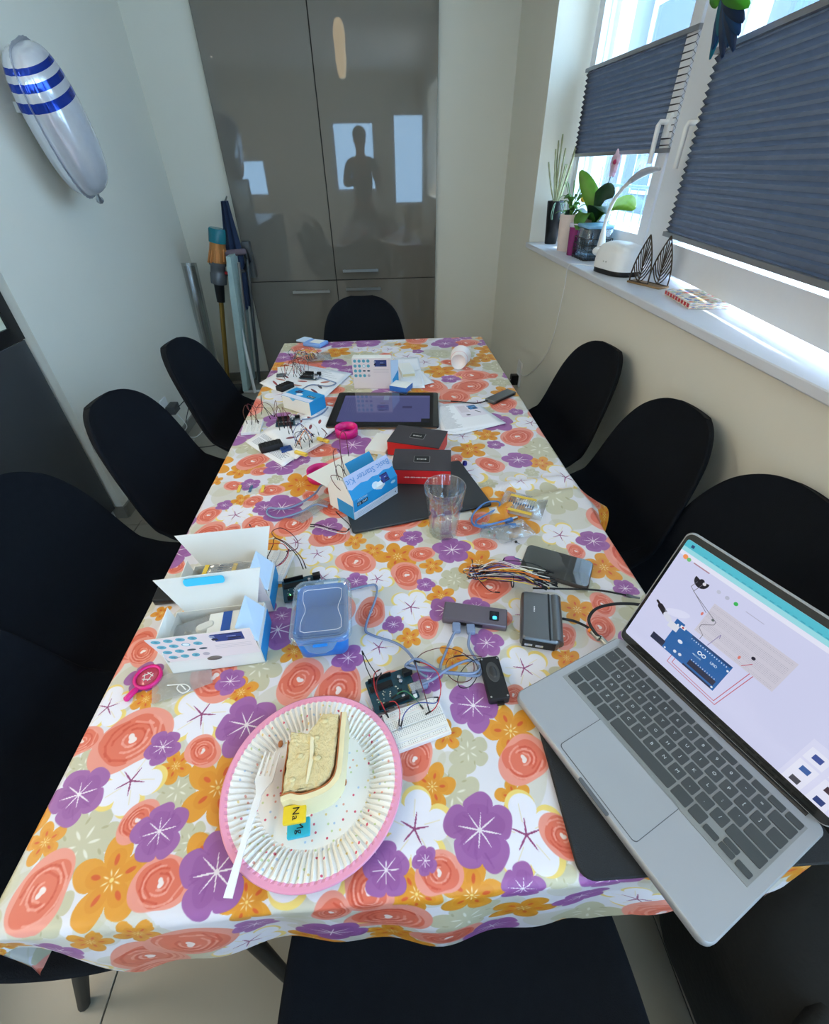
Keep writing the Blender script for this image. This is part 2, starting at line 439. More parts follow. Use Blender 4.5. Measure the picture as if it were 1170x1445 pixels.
struct(MB().box((0, -1.1, (WZ0 + WZ1) / 2), (.05, .05, WZ1 - WZ0)).box((0, -1.1, WZ0 + .03), (.05, 1.8, .06)).box((0, -1.1, WZ1 - .03), (.05, 1.8, .06)).obj('window_6', M['pvc'], loc=(1.19, 0, 0)))  # unseen window, added to bring blue sky light onto the left wall
portal((XO + .03, -1.1, (WZ0 + WZ1) / 2), (-1, 0, 0), WZ1 - WZ0, 1.8)
portal((XO + .03, (WY0 + WY1) / 2, (WZ0 + WZ1) / 2), (-1, 0, 0), WZ1 - WZ0, WY1 - WY0)
# skirting
def skirt(name, c, d): struct(MB().box(c, d).obj(name, M['skirt']))
skirt('baseboard_left', (XL + .006, (1.85 + YB) / 2, .032), (.012, YB - 1.85, .064))
skirt('baseboard_left_end', (XL - .022, 1.844, .032), (.056, .012, .064))
skirt('baseboard_back', ((XL - .95) / 2, YB - .006, .032), (-.95 - XL, .012, .064))
skirt('baseboard_back_right', ((.41 + XR) / 2, YB - .006, .032), (XR - .41, .012, .064))
skirt('baseboard_right', (XR - .006, (YF + YB) / 2, .032), (.012, YB - YF, .064))

# window sill
struct(MB().prism([(.855, WY0 - .03), (1.17, WY0), (1.17, WY1), (.86, WY1 - .005)], .992, 1.017, .003).obj('trim_1', M['sill']))

# ------------------------------------------------------------------ windows on the right
def sash(name, hinge, ang, width, z0, z1, handle_far, fb=.075):
    # hinge = far or near end of the sash plane; local y runs towards the camera (-Y), local x out of the room
    w = bpy.data.objects.new(name, None); COL.objects.link(w); w['kind'] = 'structure'
    w.location = hinge; w.rotation_euler = (0, 0, ang); f = .062; H = z1 - z0
    b = MB()
    for c, d in (((0, -f / 2, H / 2), (.05, f, H)), ((0, -width + f / 2, H / 2), (.05, f, H)), ((0, -width / 2, fb / 2), (.05, width - 2 * f, fb)), ((0, -width / 2, H - f / 2), (.05, width - 2 * f, f))): b.box(c, d)
    fr = b.obj('sash_frame', M['pvc'], w)
    MB().box((.008, -width / 2, H / 2), (.008, width - 2 * f, H - 2 * f)).obj('pane', M['glass'], w)
    hy = -f / 2 if handle_far else -width + f / 2
    h = MB().box((-.03, hy, .42), (.012, .028, .07)).tube([(-.036, hy, .43), (-.062, hy, .43), (-.066, hy, .42), (-.066, hy, .31)], [.008, .008, .009, .008], 8)
    h.obj('handle', M['white'], w)
    return w
fx = MB(); T_ = .05
for c, d in (((1.19, WY0 + T_ / 2, (WZ0 + WZ1) / 2), (.07, T_, WZ1 - WZ0)), ((1.19, WY1 - T_ / 2, (WZ0 + WZ1) / 2), (.07, T_, WZ1 - WZ0)), ((1.19, (WY0 + WY1) / 2, 1.045), (.07, WY1 - WY0 - .1, .06)),
             ((1.19, (WY0 + WY1) / 2, WZ1 - .03), (.07, WY1 - WY0 - .1, .06)), ((1.165, 1.985, (WZ0 + WZ1) / 2), (.13, .135, WZ1 - WZ0 - .12))): fx.box(c, d)
struct(fx.obj('window_frame', M['pvc']))
w1 = sash('window_1', (1.085, 2.93, 1.06), math.radians(2.2), .87, 0, 1.14, False)
w2 = sash('window_2', (1.115, 1.905, 1.045), math.radians(-8.0), 1.24, 0, 1.14, True, .092)

def blind(name, label, hinge, ang, width, z0, z1, pitch=.0195):
    t = thing(name, label, 'blind', (hinge[0], hinge[1], z0), ang, 'pleated blinds on the right-hand window')
    H = z1 - z0; n = int(H / pitch)
    vs, fs = [], []
    for i in range(2 * n + 1):
        z = .012 + (H - .024) * i / (2 * n); x = -.006 if i % 2 else .006
        vs += [(x, 0, z), (x, -width, z)]
    for i in range(2 * n): fs.append((2 * i, 2 * i + 1, 2 * i + 3, 2 * i + 2))
    MB().add(vs, fs).obj('pleated_fabric', M['blind'], t)
    MB().box((0, -width / 2, .006), (.022, width + .01, .014)).obj('bottom_rail', M['railm'], t)
    MB().box((0, -width / 2, H - .006), (.022, width + .01, .014)).obj('top_rail', M['railm'], t)
    for y in (-.03, -width + .03): MB().tube([(.0, y, -.0), (.0, y, -.06)], .0006, 4).obj('cord', M['white'], t)
    return t
blind('pleated_blind', 'smaller dark pleated blind drawn halfway on the far window sash above the plants', (1.045, 2.90, 0), math.radians(3.6), .845, 1.402, 1.73)
blind('pleated_blind', 'large dark pleated blind covering the near window sash right of the handle', (1.07, 1.865, 0), math.radians(-8.4), 1.16, 1.158, 1.645)

# outside the window: a terrace, a railing and houses
EXT = {'w': mat('render_white', (236, 232, 224), .9), 'g': mat('render_grey', (112, 118, 126), .9), 'd': mat('window_dark', (70, 90, 120), .2), 'r': mat('railing', (120, 140, 165), .5), 'gr': mat('hedge', (80, 120, 70), .9, var=.4, scale=8)}
o = MB().box((5.2, 6.0, -.1), (7.6, 26, .2)).obj('ground_outside', EXT['w']); struct(o)
t = thing('apartment_building', 'pale blue-grey apartment building seen through the far window', 'building', (9.0, 18.0, 0))
MB().box((2.0, 2.0, 2.6), (4.0, 12.0, 5.2)).obj('wall', EXT['g'], t)
for k in range(4):
    for z in (1.2, 3.4):
        f = MB().box((-.02, -2.6 + 2.7 * k, z), (.08, 1.3, 1.3)).obj('window', EXT['w'], t)
        MB().box((-.05, -2.6 + 2.7 * k, z), (.06, 1.1, 1.1)).obj('pane', EXT['d'], f)
t = thing('neighbouring_house', 'grey rendered wall of the near neighbouring house in upper window pane', 'building', (2.45, 13.5, 0))
MB().box((0, 0, 3.5), (5.0, 5, 7.0)).obj('wall', EXT['g'], t)
MB().box((2.52, 0, 3.5), (.06, 5.1, 7.1)).obj('gable_trim', EXT['w'], t)
t = thing('terrace_railing', 'thin metal terrace railing outside the far window', 'railing', (4.6, 5.9, 0))
MB().tube([(0, -5, 1.05), (0, 5, 1.05)], .025, 8).obj('top_rail', EXT['r'], t)
MB().tube([(0, -5, .15), (0, 5, .15)], .02, 8).obj('lower_rail', EXT['r'], t)
for k in range(34): MB().tube([(0, -5 + k * .3, .0), (0, -5 + k * .3, 1.05)], .009, 4).obj('baluster', EXT['r'], t)

# ------------------------------------------------------------------ tall grey cupboard in the back wall
CY0 = 3.648
t = thing('tall_cupboard', 'built-in tall grey gloss cupboard with four doors behind the far chair', 'cupboard', (0, CY0, 0))
MB().box((-.27, .055, ZC / 2), (1.36, .06, ZC)).obj('carcass', M['carcass'], t)
def cdoor(x0, x1, z0, z1, hx0, hx1, hz):
    w, h = x1 - x0 - .005, z1 - z0 - .005
    o = MB().prism(rrect(w, h, .002, 1), 0, .02, .0015, T=Matrix.Translation(((x0 + x1) / 2, .02, (z0 + z1) / 2)) @ Matrix.Rotation(PI / 2, 4, 'X')).obj('door', M['gloss'], t)
    if hz: MB().box(((hx0 + hx1) / 2, -.028, hz), (hx1 - hx0, .010, .016)).box((hx0 + .012, -.012, hz), (.01, .03, .012)).box((hx1 - .012, -.012, hz), (.01, .03, .012)).obj('handle', M['steel'], o)
cdoor(-.95, -.32, .724, ZC, 0, 0, 0)
cdoor(-.32, .41, .724, ZC, -.265, -.01, .785)
cdoor(-.95, -.32, .07, .724, -.645, -.375, .655)
cdoor(-.32, .41, .07, .724, -.255, .0, .665)
MB().box((-.27, .03, .033), (1.36, .02, .064)).obj('plinth', M['carcass'], t)

# ------------------------------------------------------------------ sideboard on the left with the framed picture
t = thing('sideboard', 'dark grey sideboard running along the left wall behind the left chairs', 'sideboard', (-1.36, .64, 0))
MB().prism([(-.42, -1.2), (0, -1.2), (0, 1.195), (-.42, 1.195)], .065, .872, .002).obj('body', mat('sideboard_grey', (64, 66, 68), .25, var=.05, scale=4), t)
MB().box((-.22, 0, .03), (.38, 2.36, .06)).obj('plinth', M['carcass'], t)
t = thing('picture_frame', 'black framed picture standing on the end of the left sideboard', 'picture', (-1.372, 1.515, .8735), math.radians(0))
b = MB()
for c, d in (((0, -.33 + .025, .21), (.02, .05, .42)), ((0, .33 - .025, .21), (.02, .05, .42)), ((0, 0, .025), (.02, .56, .05)), ((0, 0, .395), (.02, .56, .05))): b.box(c, d)
b.obj('frame', M['black'], t)
MB().box((-.004, 0, .21), (.008, .57, .33)).obj('picture', mat('faded_print', (222, 224, 200), .25, var=.25, scale=5), t)

# ------------------------------------------------------------------ printed tablecloth
def cloth_print():
    S = 1250.0; x0, x1, y0, y1 = -.66, .66, -.14, 2.32
    cv = Cv(int((x1 - x0) * S), int((y1 - y0) * S), (222, 218, 222))
    X = lambda x: (x - x0) * S; Y = lambda y: (y - y0) * S
    for _ in range(900):      # soft beige clouds between the flowers
        r = random.uniform(.015, .05) * S; cv.ell(random.uniform(0, cv.w), random.uniform(0, cv.h), r, r * random.uniform(.4, 1), (196, 190, 160), random.uniform(0, 3), .45)
    def petals(n, k, th0, p=.6): return lambda th, r, R: R * ((1 - k) + k * np.abs(np.cos(n / 2 * (th - th0))) ** p)
    def strokes(cx, cy, R, c, n, a=.25):
        for _ in range(n):
            an = random.uniform(0, 2 * PI); r0 = random.uniform(.2, .55) * R; r1 = r0 + random.uniform(.15, .35) * R
            cv.line([(cx + r0 * math.cos(an), cy + r0 * math.sin(an)), (cx + r1 * math.cos(an + .15), cy + r1 * math.sin(an + .15))], R * .05, c, a)
    def wob(th, s): return 1 + .05 * np.sin(3 * th + s) + .03 * np.sin(7 * th + 2 * s)
    def fl_P(cx, cy, R, t):
        f = petals(5, .30, t, .5); s = random.uniform(0, 6)
        cv.polar(cx, cy, R * 1.1, lambda th, r: f(th, r, R) * wob(th, s), (158, 98, 158))
        cv.polar(cx, cy, R * .8, lambda th, r: f(th, r, R * .72) * wob(th, s + 1), (146, 84, 148), .6)
        strokes(cx, cy, R, (128, 66, 132), 14, .25)
        def star(th, r):
            k = np.abs(((th - t) * 8 / (2 * PI)) % 1 - .5) * 2
            return R * (.07 + (.50 + .10 * np.cos(2 * th)) * k ** 4.2)
        cv.polar(cx, cy, R * .70, star, (236, 226, 228))
    def fl_O(cx, cy, R, t):
        f = petals(5, .52, t, .7)
        cv.polar(cx, cy, R * 1.1, lambda th, r: f(th, r, R) * wob(th, t), (224, 152, 50))
        cv.polar(cx, cy, R, lambda th, r: f(th, r, R * .66), (216, 136, 34), .5)
        for k in range(5):
            a = t + 2 * PI * k / 5; cv.ell(cx + .42 * R * math.cos(a), cy + .42 * R * math.sin(a), R * .12, R * .055, (214, 92, 44), a)
        for k in range(8):
            a = t + 2 * PI * k / 8; cv.ell(cx + .16 * R * math.cos(a), cy + .16 * R * math.sin(a), R * .07, R * .018, (240, 218, 170), a)
        cv.ell(cx, cy, R * .05, R * .05, (240, 210, 130))
    def fl_R(cx, cy, R, t):
        s = random.uniform(0, 6); tt = t
        cv.polar(cx, cy, R * 1.3, lambda th, r: R * (1 + .16 * np.cos(2 * (th - tt)) + .05 * np.sin(3 * th + s)), (232, 150, 132))
        cv.polar(cx, cy, R * 1.1, lambda th, r: R * (.80 + .10 * np.cos(2 * (th - tt) + .6) + .05 * np.sin(4 * th + s)), (222, 112, 88))
        for k in range(7):
            a0 = random.uniform(0, 6.3); r0 = R * (.24 + .085 * k); pts = []
            for q in range(12):
                a = a0 + q * random.uniform(.2, .3); rr = r0 * (1 + .10 * math.cos(2 * (a - tt))); pts.append((cx + rr * math.cos(a), cy + rr * math.sin(a)))
            cv.line(pts, R * .07, (208, 84, 60) if k % 2 else (236, 158, 140), .75)
        cv.polar(cx, cy, R * .3, lambda th, r: R * (.13 + .035 * np.cos(2 * th + s) + .02 * np.cos(3 * th)), (240, 222, 216))
    def fl_W(cx, cy, R, t):
        f = petals(5, .42, t, .55); g = petals(5, .42, t + .12, .55)
        cv.polar(cx + R * .03, cy, R * 1.15, lambda th, r: g(th, r, R * 1.08), (236, 208, 118))
        cv.polar(cx, cy, R * 1.1, lambda th, r: f(th, r, R * .98), (232, 228, 234))
        for k in range(5):
            a = t + 2 * PI * k / 5; cv.line([(cx + .3 * R * math.cos(a + .2), cy + .3 * R * math.sin(a + .2)), (cx + .72 * R * math.cos(a + .13), cy + .72 * R * math.sin(a + .13))], R * .02, (224, 200, 130), .6)
        cv.polar(cx, cy, R * .5, lambda th, r: R * (.05 + .40 * (np.abs(((th - t) * 5 / (2 * PI)) % 1 - .5) * 2) ** 5), (142, 62, 108))
    def fl_G(cx, cy, R, t):
        f = petals(6, .35, t, .6)
        cv.polar(cx, cy, R * 1.1, lambda th, r: f(th, r, R) * wob(th, t), (196, 190, 160))
        for k in range(6):
            a = t + 2 * PI * k / 6; cv.ell(cx + .30 * R * math.cos(a), cy + .30 * R * math.sin(a), R * .14, R * .035, (226, 222, 206), a)
            cv.ell(cx + .58 * R * math.cos(a + .5), cy + .58 * R * math.sin(a + .5), R * .09, R * .035, (172, 164, 126), a, .8)
    FN = {'P': fl_P, 'O': fl_O, 'R': fl_R, 'W': fl_W, 'G': fl_G}
    def crescent(cx, cy, R, t):
        w = cv.win(cx - R, cy - R, cx + R, cy + R)
        if w is None: return
        sl, Xg, Yg = w; d1 = R - np.hypot(Xg - cx, Yg - cy); d2 = np.hypot(Xg - cx - .35 * R * math.cos(t), Yg - cy - .35 * R * math.sin(t)) - .78 * R
        cv.put(sl, np.minimum(d1, d2) + .5, (236, 210, 120))
    L = []
    def add(scale, ox, oy, items):
        for ty, a_, b_, r_ in items:
            px, py = ox + a_ / scale, oy + b_ / scale; c = at(px, py); e = at(px + r_ / scale, py)
            L.append((ty, c.x, c.y, (e - c).length))
    add(2.6, 0, 850, [('R', 525, 180, 60), ('P', 530, 275, 66), ('W', 395, 385, 85), ('O', 535, 355, 55), ('W', 740, 410, 118), ('R', 485, 500, 122), ('P', 905, 450, 112), ('P', 597, 530, 64),
        ('R', 745, 545, 62), ('W', 480, 655, 116), ('O', 645, 600, 66), ('G', 650, 690, 82), ('P', 290, 705, 100), ('O', 800, 680, 135), ('G', 300, 890, 135), ('R', 505, 800, 66), ('P', 585, 840, 98),
        ('O', 165, 880, 68), ('R', 150, 1065, 112), ('O', 410, 1020, 150), ('R', 590, 1030, 98), ('P', 795, 990, 138), ('O', 905, 1100, 110), ('G', 700, 880, 70), ('R', 790, 270, 95), ('P', 845, 290, 55),
        ('G', 950, 240, 92), ('R', 1100, 285, 86), ('P', 1020, 100, 92), ('O', 885, 330, 66), ('R', 300, 510, 60), ('G', 310, 600, 60), ('O', 1080, 180, 55), ('G', 600, 330, 50)])
    add(2.659, 480, 740, [('W', 825, 40, 74), ('P', 950, 62, 62), ('R', 210, 40, 38), ('P', 270, 50, 44), ('R', 60, 140, 68), ('O', 215, 120, 80), ('R', 305, 110, 44), ('O', 345, 155, 46), ('P', 420, 95, 72),
        ('R', 540, 75, 42), ('O', 520, 145, 82), ('G', 430, 205, 62), ('R', 250, 190, 64), ('P', 60, 215, 46), ('W', 140, 205, 62), ('P', 320, 225, 36), ('W', 265, 310, 84), ('O', 380, 270, 58), ('R', 330, 385, 46),
        ('R', 115, 330, 64), ('P', 200, 375, 42), ('O', 260, 425, 48), ('W', 145, 460, 78), ('P', 645, 170, 72), ('R', 560, 235, 80), ('P', 395, 320, 66), ('P', 550, 445, 64), ('R', 835, 420, 56), ('W', 690, 540, 96),
        ('O', 990, 160, 78), ('R', 885, 100, 38), ('P', 1070, 240, 48), ('R', 985, 300, 52), ('O', 890, 320, 72), ('R', 975, 385, 62), ('P', 500, 680, 98), ('O', 640, 775, 115), ('G', 480, 850, 80), ('R', 280, 880, 74),
        ('O', 400, 790, 60), ('R', 650, 640, 44), ('R', 690, 880, 92), ('G', 690, 400, 60), ('G', 420, 560, 60), ('R', 215, 590, 60), ('P', 330, 580, 60), ('O', 420, 500, 60), ('W', 830, 430, 50), ('O', 850, 500, 55), ('W', 690, 340, 80), ('P', 30, 500, 60)])
    add(1.0, 0, 0, [('P', 677, 1172, 50), ('W', 743, 1178, 54), ('R', 620, 1232, 30), ('W', 585, 1170, 52), ('O', 667, 1266, 50), ('P', 740, 1258, 34), ('P', 545, 1228, 34), ('O', 588, 1262, 42), ('G', 640, 1120, 40),
        ('O', 610, 1110, 34), ('G', 780, 1225, 34), ('R', 520, 1258, 40), ('O', 725, 1125, 26), ('P', 600, 1215, 18), ('R', 795, 1180, 30), ('O', 300, 1210, 46), ('G', 60, 1290, 40)])
    add(2.786, 340, 620, [('P', 1090, 80, 62), ('R', 980, 100, 55), ('O', 900, 40, 70), ('R', 350, 380, 70), ('P', 160, 105, 70), ('P', 340, 345, 60), ('W', 300, 450, 66), ('R', 940, 310, 40), ('P', 160, 270, 90), ('R', 210, 330, 75), ('O', 40, 110, 50),
        ('P', 1000, 20, 35), ('G', 500, 350, 60), ('O', 520, 440, 50), ('W', 1100, 170, 60), ('O', 1050, 230, 60), ('R', 120, 200, 44)])
    add(2.89, 0, 450, [('R', 1030, 580, 60), ('O', 980, 620, 55), ('R', 1065, 620, 38), ('P', 1020, 675, 42), ('R', 955, 680, 38), ('W', 960, 800, 74), ('P', 915, 760, 34), ('O', 985, 740, 44), ('R', 1030, 745, 38), ('P', 1080, 770, 50), ('R', 850, 800, 50),
        ('O', 1130, 870, 50), ('O', 1120, 1070, 50), ('R', 940, 870, 44), ('R', 720, 1010, 40), ('G', 700, 1100, 50), ('W', 1040, 730, 30), ('P', 1150, 1210, 50), ('R', 560, 1330, 76), ('O', 660, 1200, 40), ('G', 540, 1250, 50)])
    for ty, x, y, r in list(L):     # the part of the print that hangs over the near edge
        pass
    for ty, x, y, r in [('P', -.39, .07, .028), ('R', -.25, .065, .045), ('R', -.31, .02, .05), ('P', -.18, .07, .026), ('W', -.20, .01, .04), ('W', -.40, .015, .04), ('P', -.10, .02, .045), ('R', -.03, .07, .045),
                        ('G', .06, .06, .045), ('O', .13, .04, .045), ('R', .04, .0, .04), ('P', .20, .05, .035), ('W', .27, .04, .04), ('R', .31, .0, .05), ('O', .35, .07, .04), ('P', .10, -.04, .04), ('O', -.13, -.03, .04), ('P', .36, .01, .03)]:
        L.append((ty, x, y, r))
    # fill the rest of the cloth at the same density
    for R_, n, sep in ((.056, 900, .74), (.046, 900, .74), (.034, 1500, .76), (.022, 1500, .80)):
        for _ in range(n):
            x, y = random.uniform(x0 + .01, x1 - .01), random.uniform(y0, y1); r = R_ * random.uniform(.9, 1.2)
            if all(math.hypot(x - q[1], y - q[2]) > (r + q[3]) * sep for q in L):
                ty = random.choice('PPOORRRWWGG') if R_ > .03 else random.choice('PGOORGR'); L.append((ty, x, y, r))
    order = {'G': 0, 'O': 1, 'W': 2, 'R': 3, 'P': 4}
    L.sort(key=lambda q: (order[q[0]], -q[3]))
    for ty, x, y, r in L:
        if ty == 'P' and random.random() < .35 and r > .03: crescent(X(x + r * .7), Y(y + .2 * r), r * S * .5, random.uniform(0, 6))
        FN[ty](X(x), Y(y), r * S, random.uniform(0, 2 * PI))
    return cv.image('tablecloth_print'), (x0, x1, y0, y1)
_im, CB = cloth_print()
M['cloth'] = img_mat('oilcloth', _im, .38, bump=.25, bscale=25)

TX0, TX1, TY0, TY1 = -.446, .450, .125, 2.085
def cloth_z(x, y):
    z = 0.0006 * math.sin(x * 19 + y * 5) * math.sin(y * 13)
    def ridge(p, q, w, h):
        px, py = x - p[0], y - p[1]; dx, dy = q[0] - p[0], q[1] - p[1]; L2 = dx * dx + dy * dy; t = (px * dx + py * dy) / L2
        tt = min(1, max(0, t)); d = math.hypot(px - tt * dx, py - tt * dy); return h * math.exp(-(d / w) ** 2)
    z += ridge((.235, .78), (.43, .84), .014, .012) + ridge((.23, .87), (.42, .90), .012, .007) + ridge((.25, .76), (.30, .90), .01, .006)
    z += ridge((-.02, 1.0), (-.02, .6), .002, .0012) + ridge((.0, 2.0), (.0, 1.3), .002, .001) + ridge((-.05, .165), (.12, .17), .008, .003)
    return z
def hem(x):       # length that hangs over the near edge
    k = [(-.50, .06), (-.446, .07), (-.40, .11), (-.345, .175), (-.26, .125), (-.17, .15), (-.1, .165), (-.02, .165), (.1, .19), (.2, .2), (.24, .225), (.28, .15), (.34, .115), (.45, .08), (.5, .07)]
    for (a, b), (c, d) in zip(k[:-1], k[1:]):
        if x <= c: t = max(0, (x - a) / (c - a)); return b + (d - b) * t
    return .08
def cloth_pt(u, v):
    # u across 0..1, v along; the sheet folds down over the four edges
    sx = -.60 + 1.20 * u
    hf = hem(max(-.49, min(.49, sx))); s0 = TY0 - hf; s1 = TY1 + .10
    sy = s0 + (s1 - s0) * v if v > .0 else s0
    # keep more rows near the camera
    sy = s0 + (s1 - s0) * (v ** 1.0)
    x, y, z = sx, sy, TZ + (cloth_z(sx, sy) if TX0 < sx < TX1 and TY0 < sy < TY1 else 0)
    r = .006
    dxl, dxr, dyn, dyf = max(0, TX0 - sx), max(0, sx - TX1), max(0, TY0 - sy), max(0, sy - TY1)
    drop = 0
    if dxl: x = TX0 - min(dxl, r) * .7 - .010 * math.sin(sy * 17) * min(1, dxl / .1); drop = max(drop, dxl - min(dxl, r) * .3)
    if dxr:
        x = TX1 + min(dxr, r) * .7 + .010 * math.sin(sy * 15) * min(1, dxr / .1); drop = max(drop, dxr - min(dxr, r) * .3)
    if dyn:
        f = min(1, dyn / .08); y = TY0 - min(dyn, r) * .7 - f * (.004 + .007 * math.sin(sx * 19 + 1) + .004 * math.sin(sx * 47)); drop = max(drop, dyn - min(dyn, r) * .3)
    if dyf: y = TY1 + min(dyf, r) * .7 + .006 * math.sin(sx * 30) * min(1, dyf / .08); drop = max(drop, dyf - min(dyf, r) * .3)
    z -= drop
    if dxr and .70 < sy < .93:      # corner of the cloth pulled out sideways over the right edge
        k = math.sin((sy - .70) / .23 * PI); x += dxr * .45 * k; z += drop * .75 * k
    return x, y, z, sx, sy
_us = sorted(set([0, .02, .05, .085, .11] + [(TX0 + .6 - .004) / 1.2, (TX0 + .6) / 1.2, (TX0 + .6 + .004) / 1.2, (TX1 + .6 - .004) / 1.2, (TX1 + .6) / 1.2, (TX1 + .6 + .006) / 1.2] + [.135 + .73 * k / 100 for k in range(101)] + [.90, .93, .965, 1]))
_vs = sorted(set([k / 26 * .075 for k in range(27)] + [.075 + .925 * k / 200 for k in range(201)] + [.952, .955]))
_pts = [[cloth_pt(u, v) for u in _us] for v in _vs]
_v, _f, _uv = [], [], []
nu = len(_us)
for row in _pts: _v += [p[:3] for p in row]
_q = lambda p: ((p[3] - CB[0]) / (CB[1] - CB[0]), (p[4] - CB[2]) / (CB[3] - CB[2]))
for j in range(len(_vs) - 1):
    for i in range(nu - 1):
        _f.append((j * nu + i, j * nu + i + 1, (j + 1) * nu + i + 1, (j + 1) * nu + i)); _uv.append([_q(_pts[j][i]), _q(_pts[j][i + 1]), _q(_pts[j + 1][i + 1]), _q(_pts[j + 1][i])])
cl = MB().add(_v, _f, 0, None, True, _uv).obj('tablecloth', M['cloth'])
tag(cl, 'flowered oilcloth in coral, orange, purple and beige draped over the long table', 'tablecloth')

# table under the cloth
t = thing('dining_table', 'long dining table hidden under the flowered oilcloth', 'table', (.002, 1.105, 0))
MB().prism(rrect(.886, 1.95, .01, 3), .716, .7475, .003).obj('tabletop', M['wood'], t)
for sx in (-1, 1):
    for sy in (-1, 1): MB().box((sx * .36, sy * .62, .358), (.06, .06, .716)).obj('leg', M['leg'], t)

# ------------------------------------------------------------------ chairs
def shell(parent):
    prof = [(.40, .445), (.385, .462), (.33, .463), (.25, .452), (.15, .443), (.05, .443), (-.03, .458), (-.09, .495), (-.125, .56), (-.15, .64), (-.175, .72), (-.197, .79), (-.212, .835), (-.218, .852)]
    half = [.10, .165, .205, .23, .242, .243, .238, .232, .226, .215, .198, .165, .11, .055]
    pp = smooth_path([(a, b, 0) for a, b in prof], 3); hh = smooth_path([(h, 0, 0) for h in half], 3)
    n = len(pp); nu_ = 14; vs, fs = [], []
    def ring(off):
        r = []
        for i in range(n):
            a, b = pp[max(i - 1, 0)], pp[min(i + 1, n - 1)]; tx, tz = b.x - a.x, b.y - a.y; L = math.hypot(tx, tz); nx, nz = -tz / L, tx / L      # normal towards the sitter
            nx, nz = (tz / L, -tx / L) if (-tz * .0 + tx) > 0 else (nx, nz)
            nx, nz = (tz / L, -tx / L)
            if nz < -.2: nx, nz = -nx, -nz
            w = hh[i].x; row = []
            for k in range(nu_ + 1):
                q = -1 + 2 * k / nu_; edge = abs(q) ** 2.4 * (.055 if i < n * .55 else .045) * min(1, w / .2)
                row.append((pp[i].x + nx * (edge - off * (1 - abs(q) ** 6 * .55)), w * q, pp[i].y + nz * (edge - off * (1 - abs(q) ** 6 * .55))))
            r.append(row)
        return r
    A, B = ring(0), ring(.030)
    b = MB(); W_ = nu_ + 1
    vs = [p for row in A for p in row] + [p for row in B for p in row]; o = n * W_
    for i in range(n - 1):
        for k in range(nu_):
            q = (i * W_ + k, i * W_ + k + 1, (i + 1) * W_ + k + 1, (i + 1) * W_ + k); fs.append(q[::-1]); fs.append(tuple(x + o for x in q))
    for i in range(n - 1):
        for k in (0, nu_):
            a, c = i * W_ + k, (i + 1) * W_ + k; fs.append((a, c, c + o, a + o) if k else (a, a + o, c + o, c))
    for i in (0, n - 1):
        for k in range(nu_): a = i * W_ + k; fs.append((a, a + 1, a + 1 + o, a + o) if i else (a, a + o, a + 1 + o, a + 1))
    b.add(vs, fs, 0, smooth=True)
    return b.obj('shell_seat', M['chair'], parent, mods=(('SUBSURF', dict(levels=1, render_levels=1)),))
def leg_mb(sx, sy):
    return MB().tube([(.12 + sx * .10, sy * .12, .415), (.12 + sx * .155, sy * .165, .22), (.12 + sx * .215, sy * .215, .004)], [.019, .016, .011], 10)
def make_chair(label):
    t = thing('shell_chair', label, 'chair', (0, 0, 0), 0, 'black shell chairs around the table')
    shell(t)
    MB().prism(rrect(.26, .26, .03, 3, .12), .405, .418, .002).obj('seat_frame', M['leg'], t)
    for sx in (-1, 1):
        for sy in (-1, 1): leg_mb(sx, sy).obj('leg', M['leg'], t)
    return t
def copy_thing(o, label, loc, rz):
    c = o.copy(); COL.objects.link(c); c['label'] = label; c.location = loc; c.rotation_euler = (0, 0, rz)
    for ch in o.children:
        d = ch.copy(); COL.objects.link(d); d.parent = c
        for g in ch.children: e = g.copy(); COL.objects.link(e); e.parent = d
    return c
ch0 = make_chair('black shell chair at the far end of the table before the grey cupboard')
ch0.location = (-.10, 2.28, 0); ch0.rotation_euler = (0, 0, -PI / 2)
for lab, x, y, rz in (
        ('farthest black shell chair on the window side of the table', .60, 1.56, PI + .04),
        ('middle black shell chair on the window side below the leaf-shaped napkin holder', .60, 1.04, PI),
        ('nearest black shell chair on the window side behind the open laptop', .615, .64, PI - .02),
        ('farthest black shell chair on the left beside the gold tube vacuum cleaner', -.60, 1.80, 0.0),
        ('black shell chair on the left in front of the wall plug with thin light streaks', -.615, 1.27, 0.0),
        ('black shell chair on the left in front of the dark sideboard', -.655, .80, 0.02),
        ('nearest black shell chair on the left, its seat corner under the cloth', -.60, .365, 0.0),
        ('black shell chair pushed in at the near short end of the table', .055, -.07, PI / 2)):
    copy_thing(ch0, lab, (x, y, 0), rz)

# ================================================================== things on the table
Z0 = TZ + .0012
# ------------------------------------------------------------------ laptop
lc = Vector((.317, .2375, 0)); la = math.atan2(-.917, .40)       # x axis of the laptop runs along its front edge
LW, LD = .300, .210
t = thing('laptop', 'open grey laptop showing a circuit diagram, overhanging the near right table corner', 'laptop', (lc.x, lc.y, .7585), la)
b = MB().prism(rrect(LW, LD, .012, 6), 0, .0125, .0018)
b.obj('deck', M['alu'], t)
kb = mat('keyboard_well', (60, 62, 62), .6)
MB().box((0, .030, .0128), (.276, .112, .0006)).obj('keyboard_well', mat('light_gap', (150, 152, 150), .4, metal=.5), t)
keym = mat('key_black', (66, 70, 70), .45, var=.05, scale=60)
P_ = .0188; ky0 = .030 - .054
rows = [[(1, '')] + [(1, c) for c in '\u00a7'.replace('\u00a7', ' ')] + [(1.0, '')] * 12 + [(.5 + .0, '')]]
rows = [('f', [1.04] * 14), ('n', [1] * 13 + [1.5]), ('q', [1.5] + [1] * 13), ('a', [1.75] + [1] * 11 + [1.75]), ('z', [1.25] + [1] * 11 + [2.25]), ('b', [1, 1, 1, 1.25, 5, 1.25, 1, 1, 1, 1])]
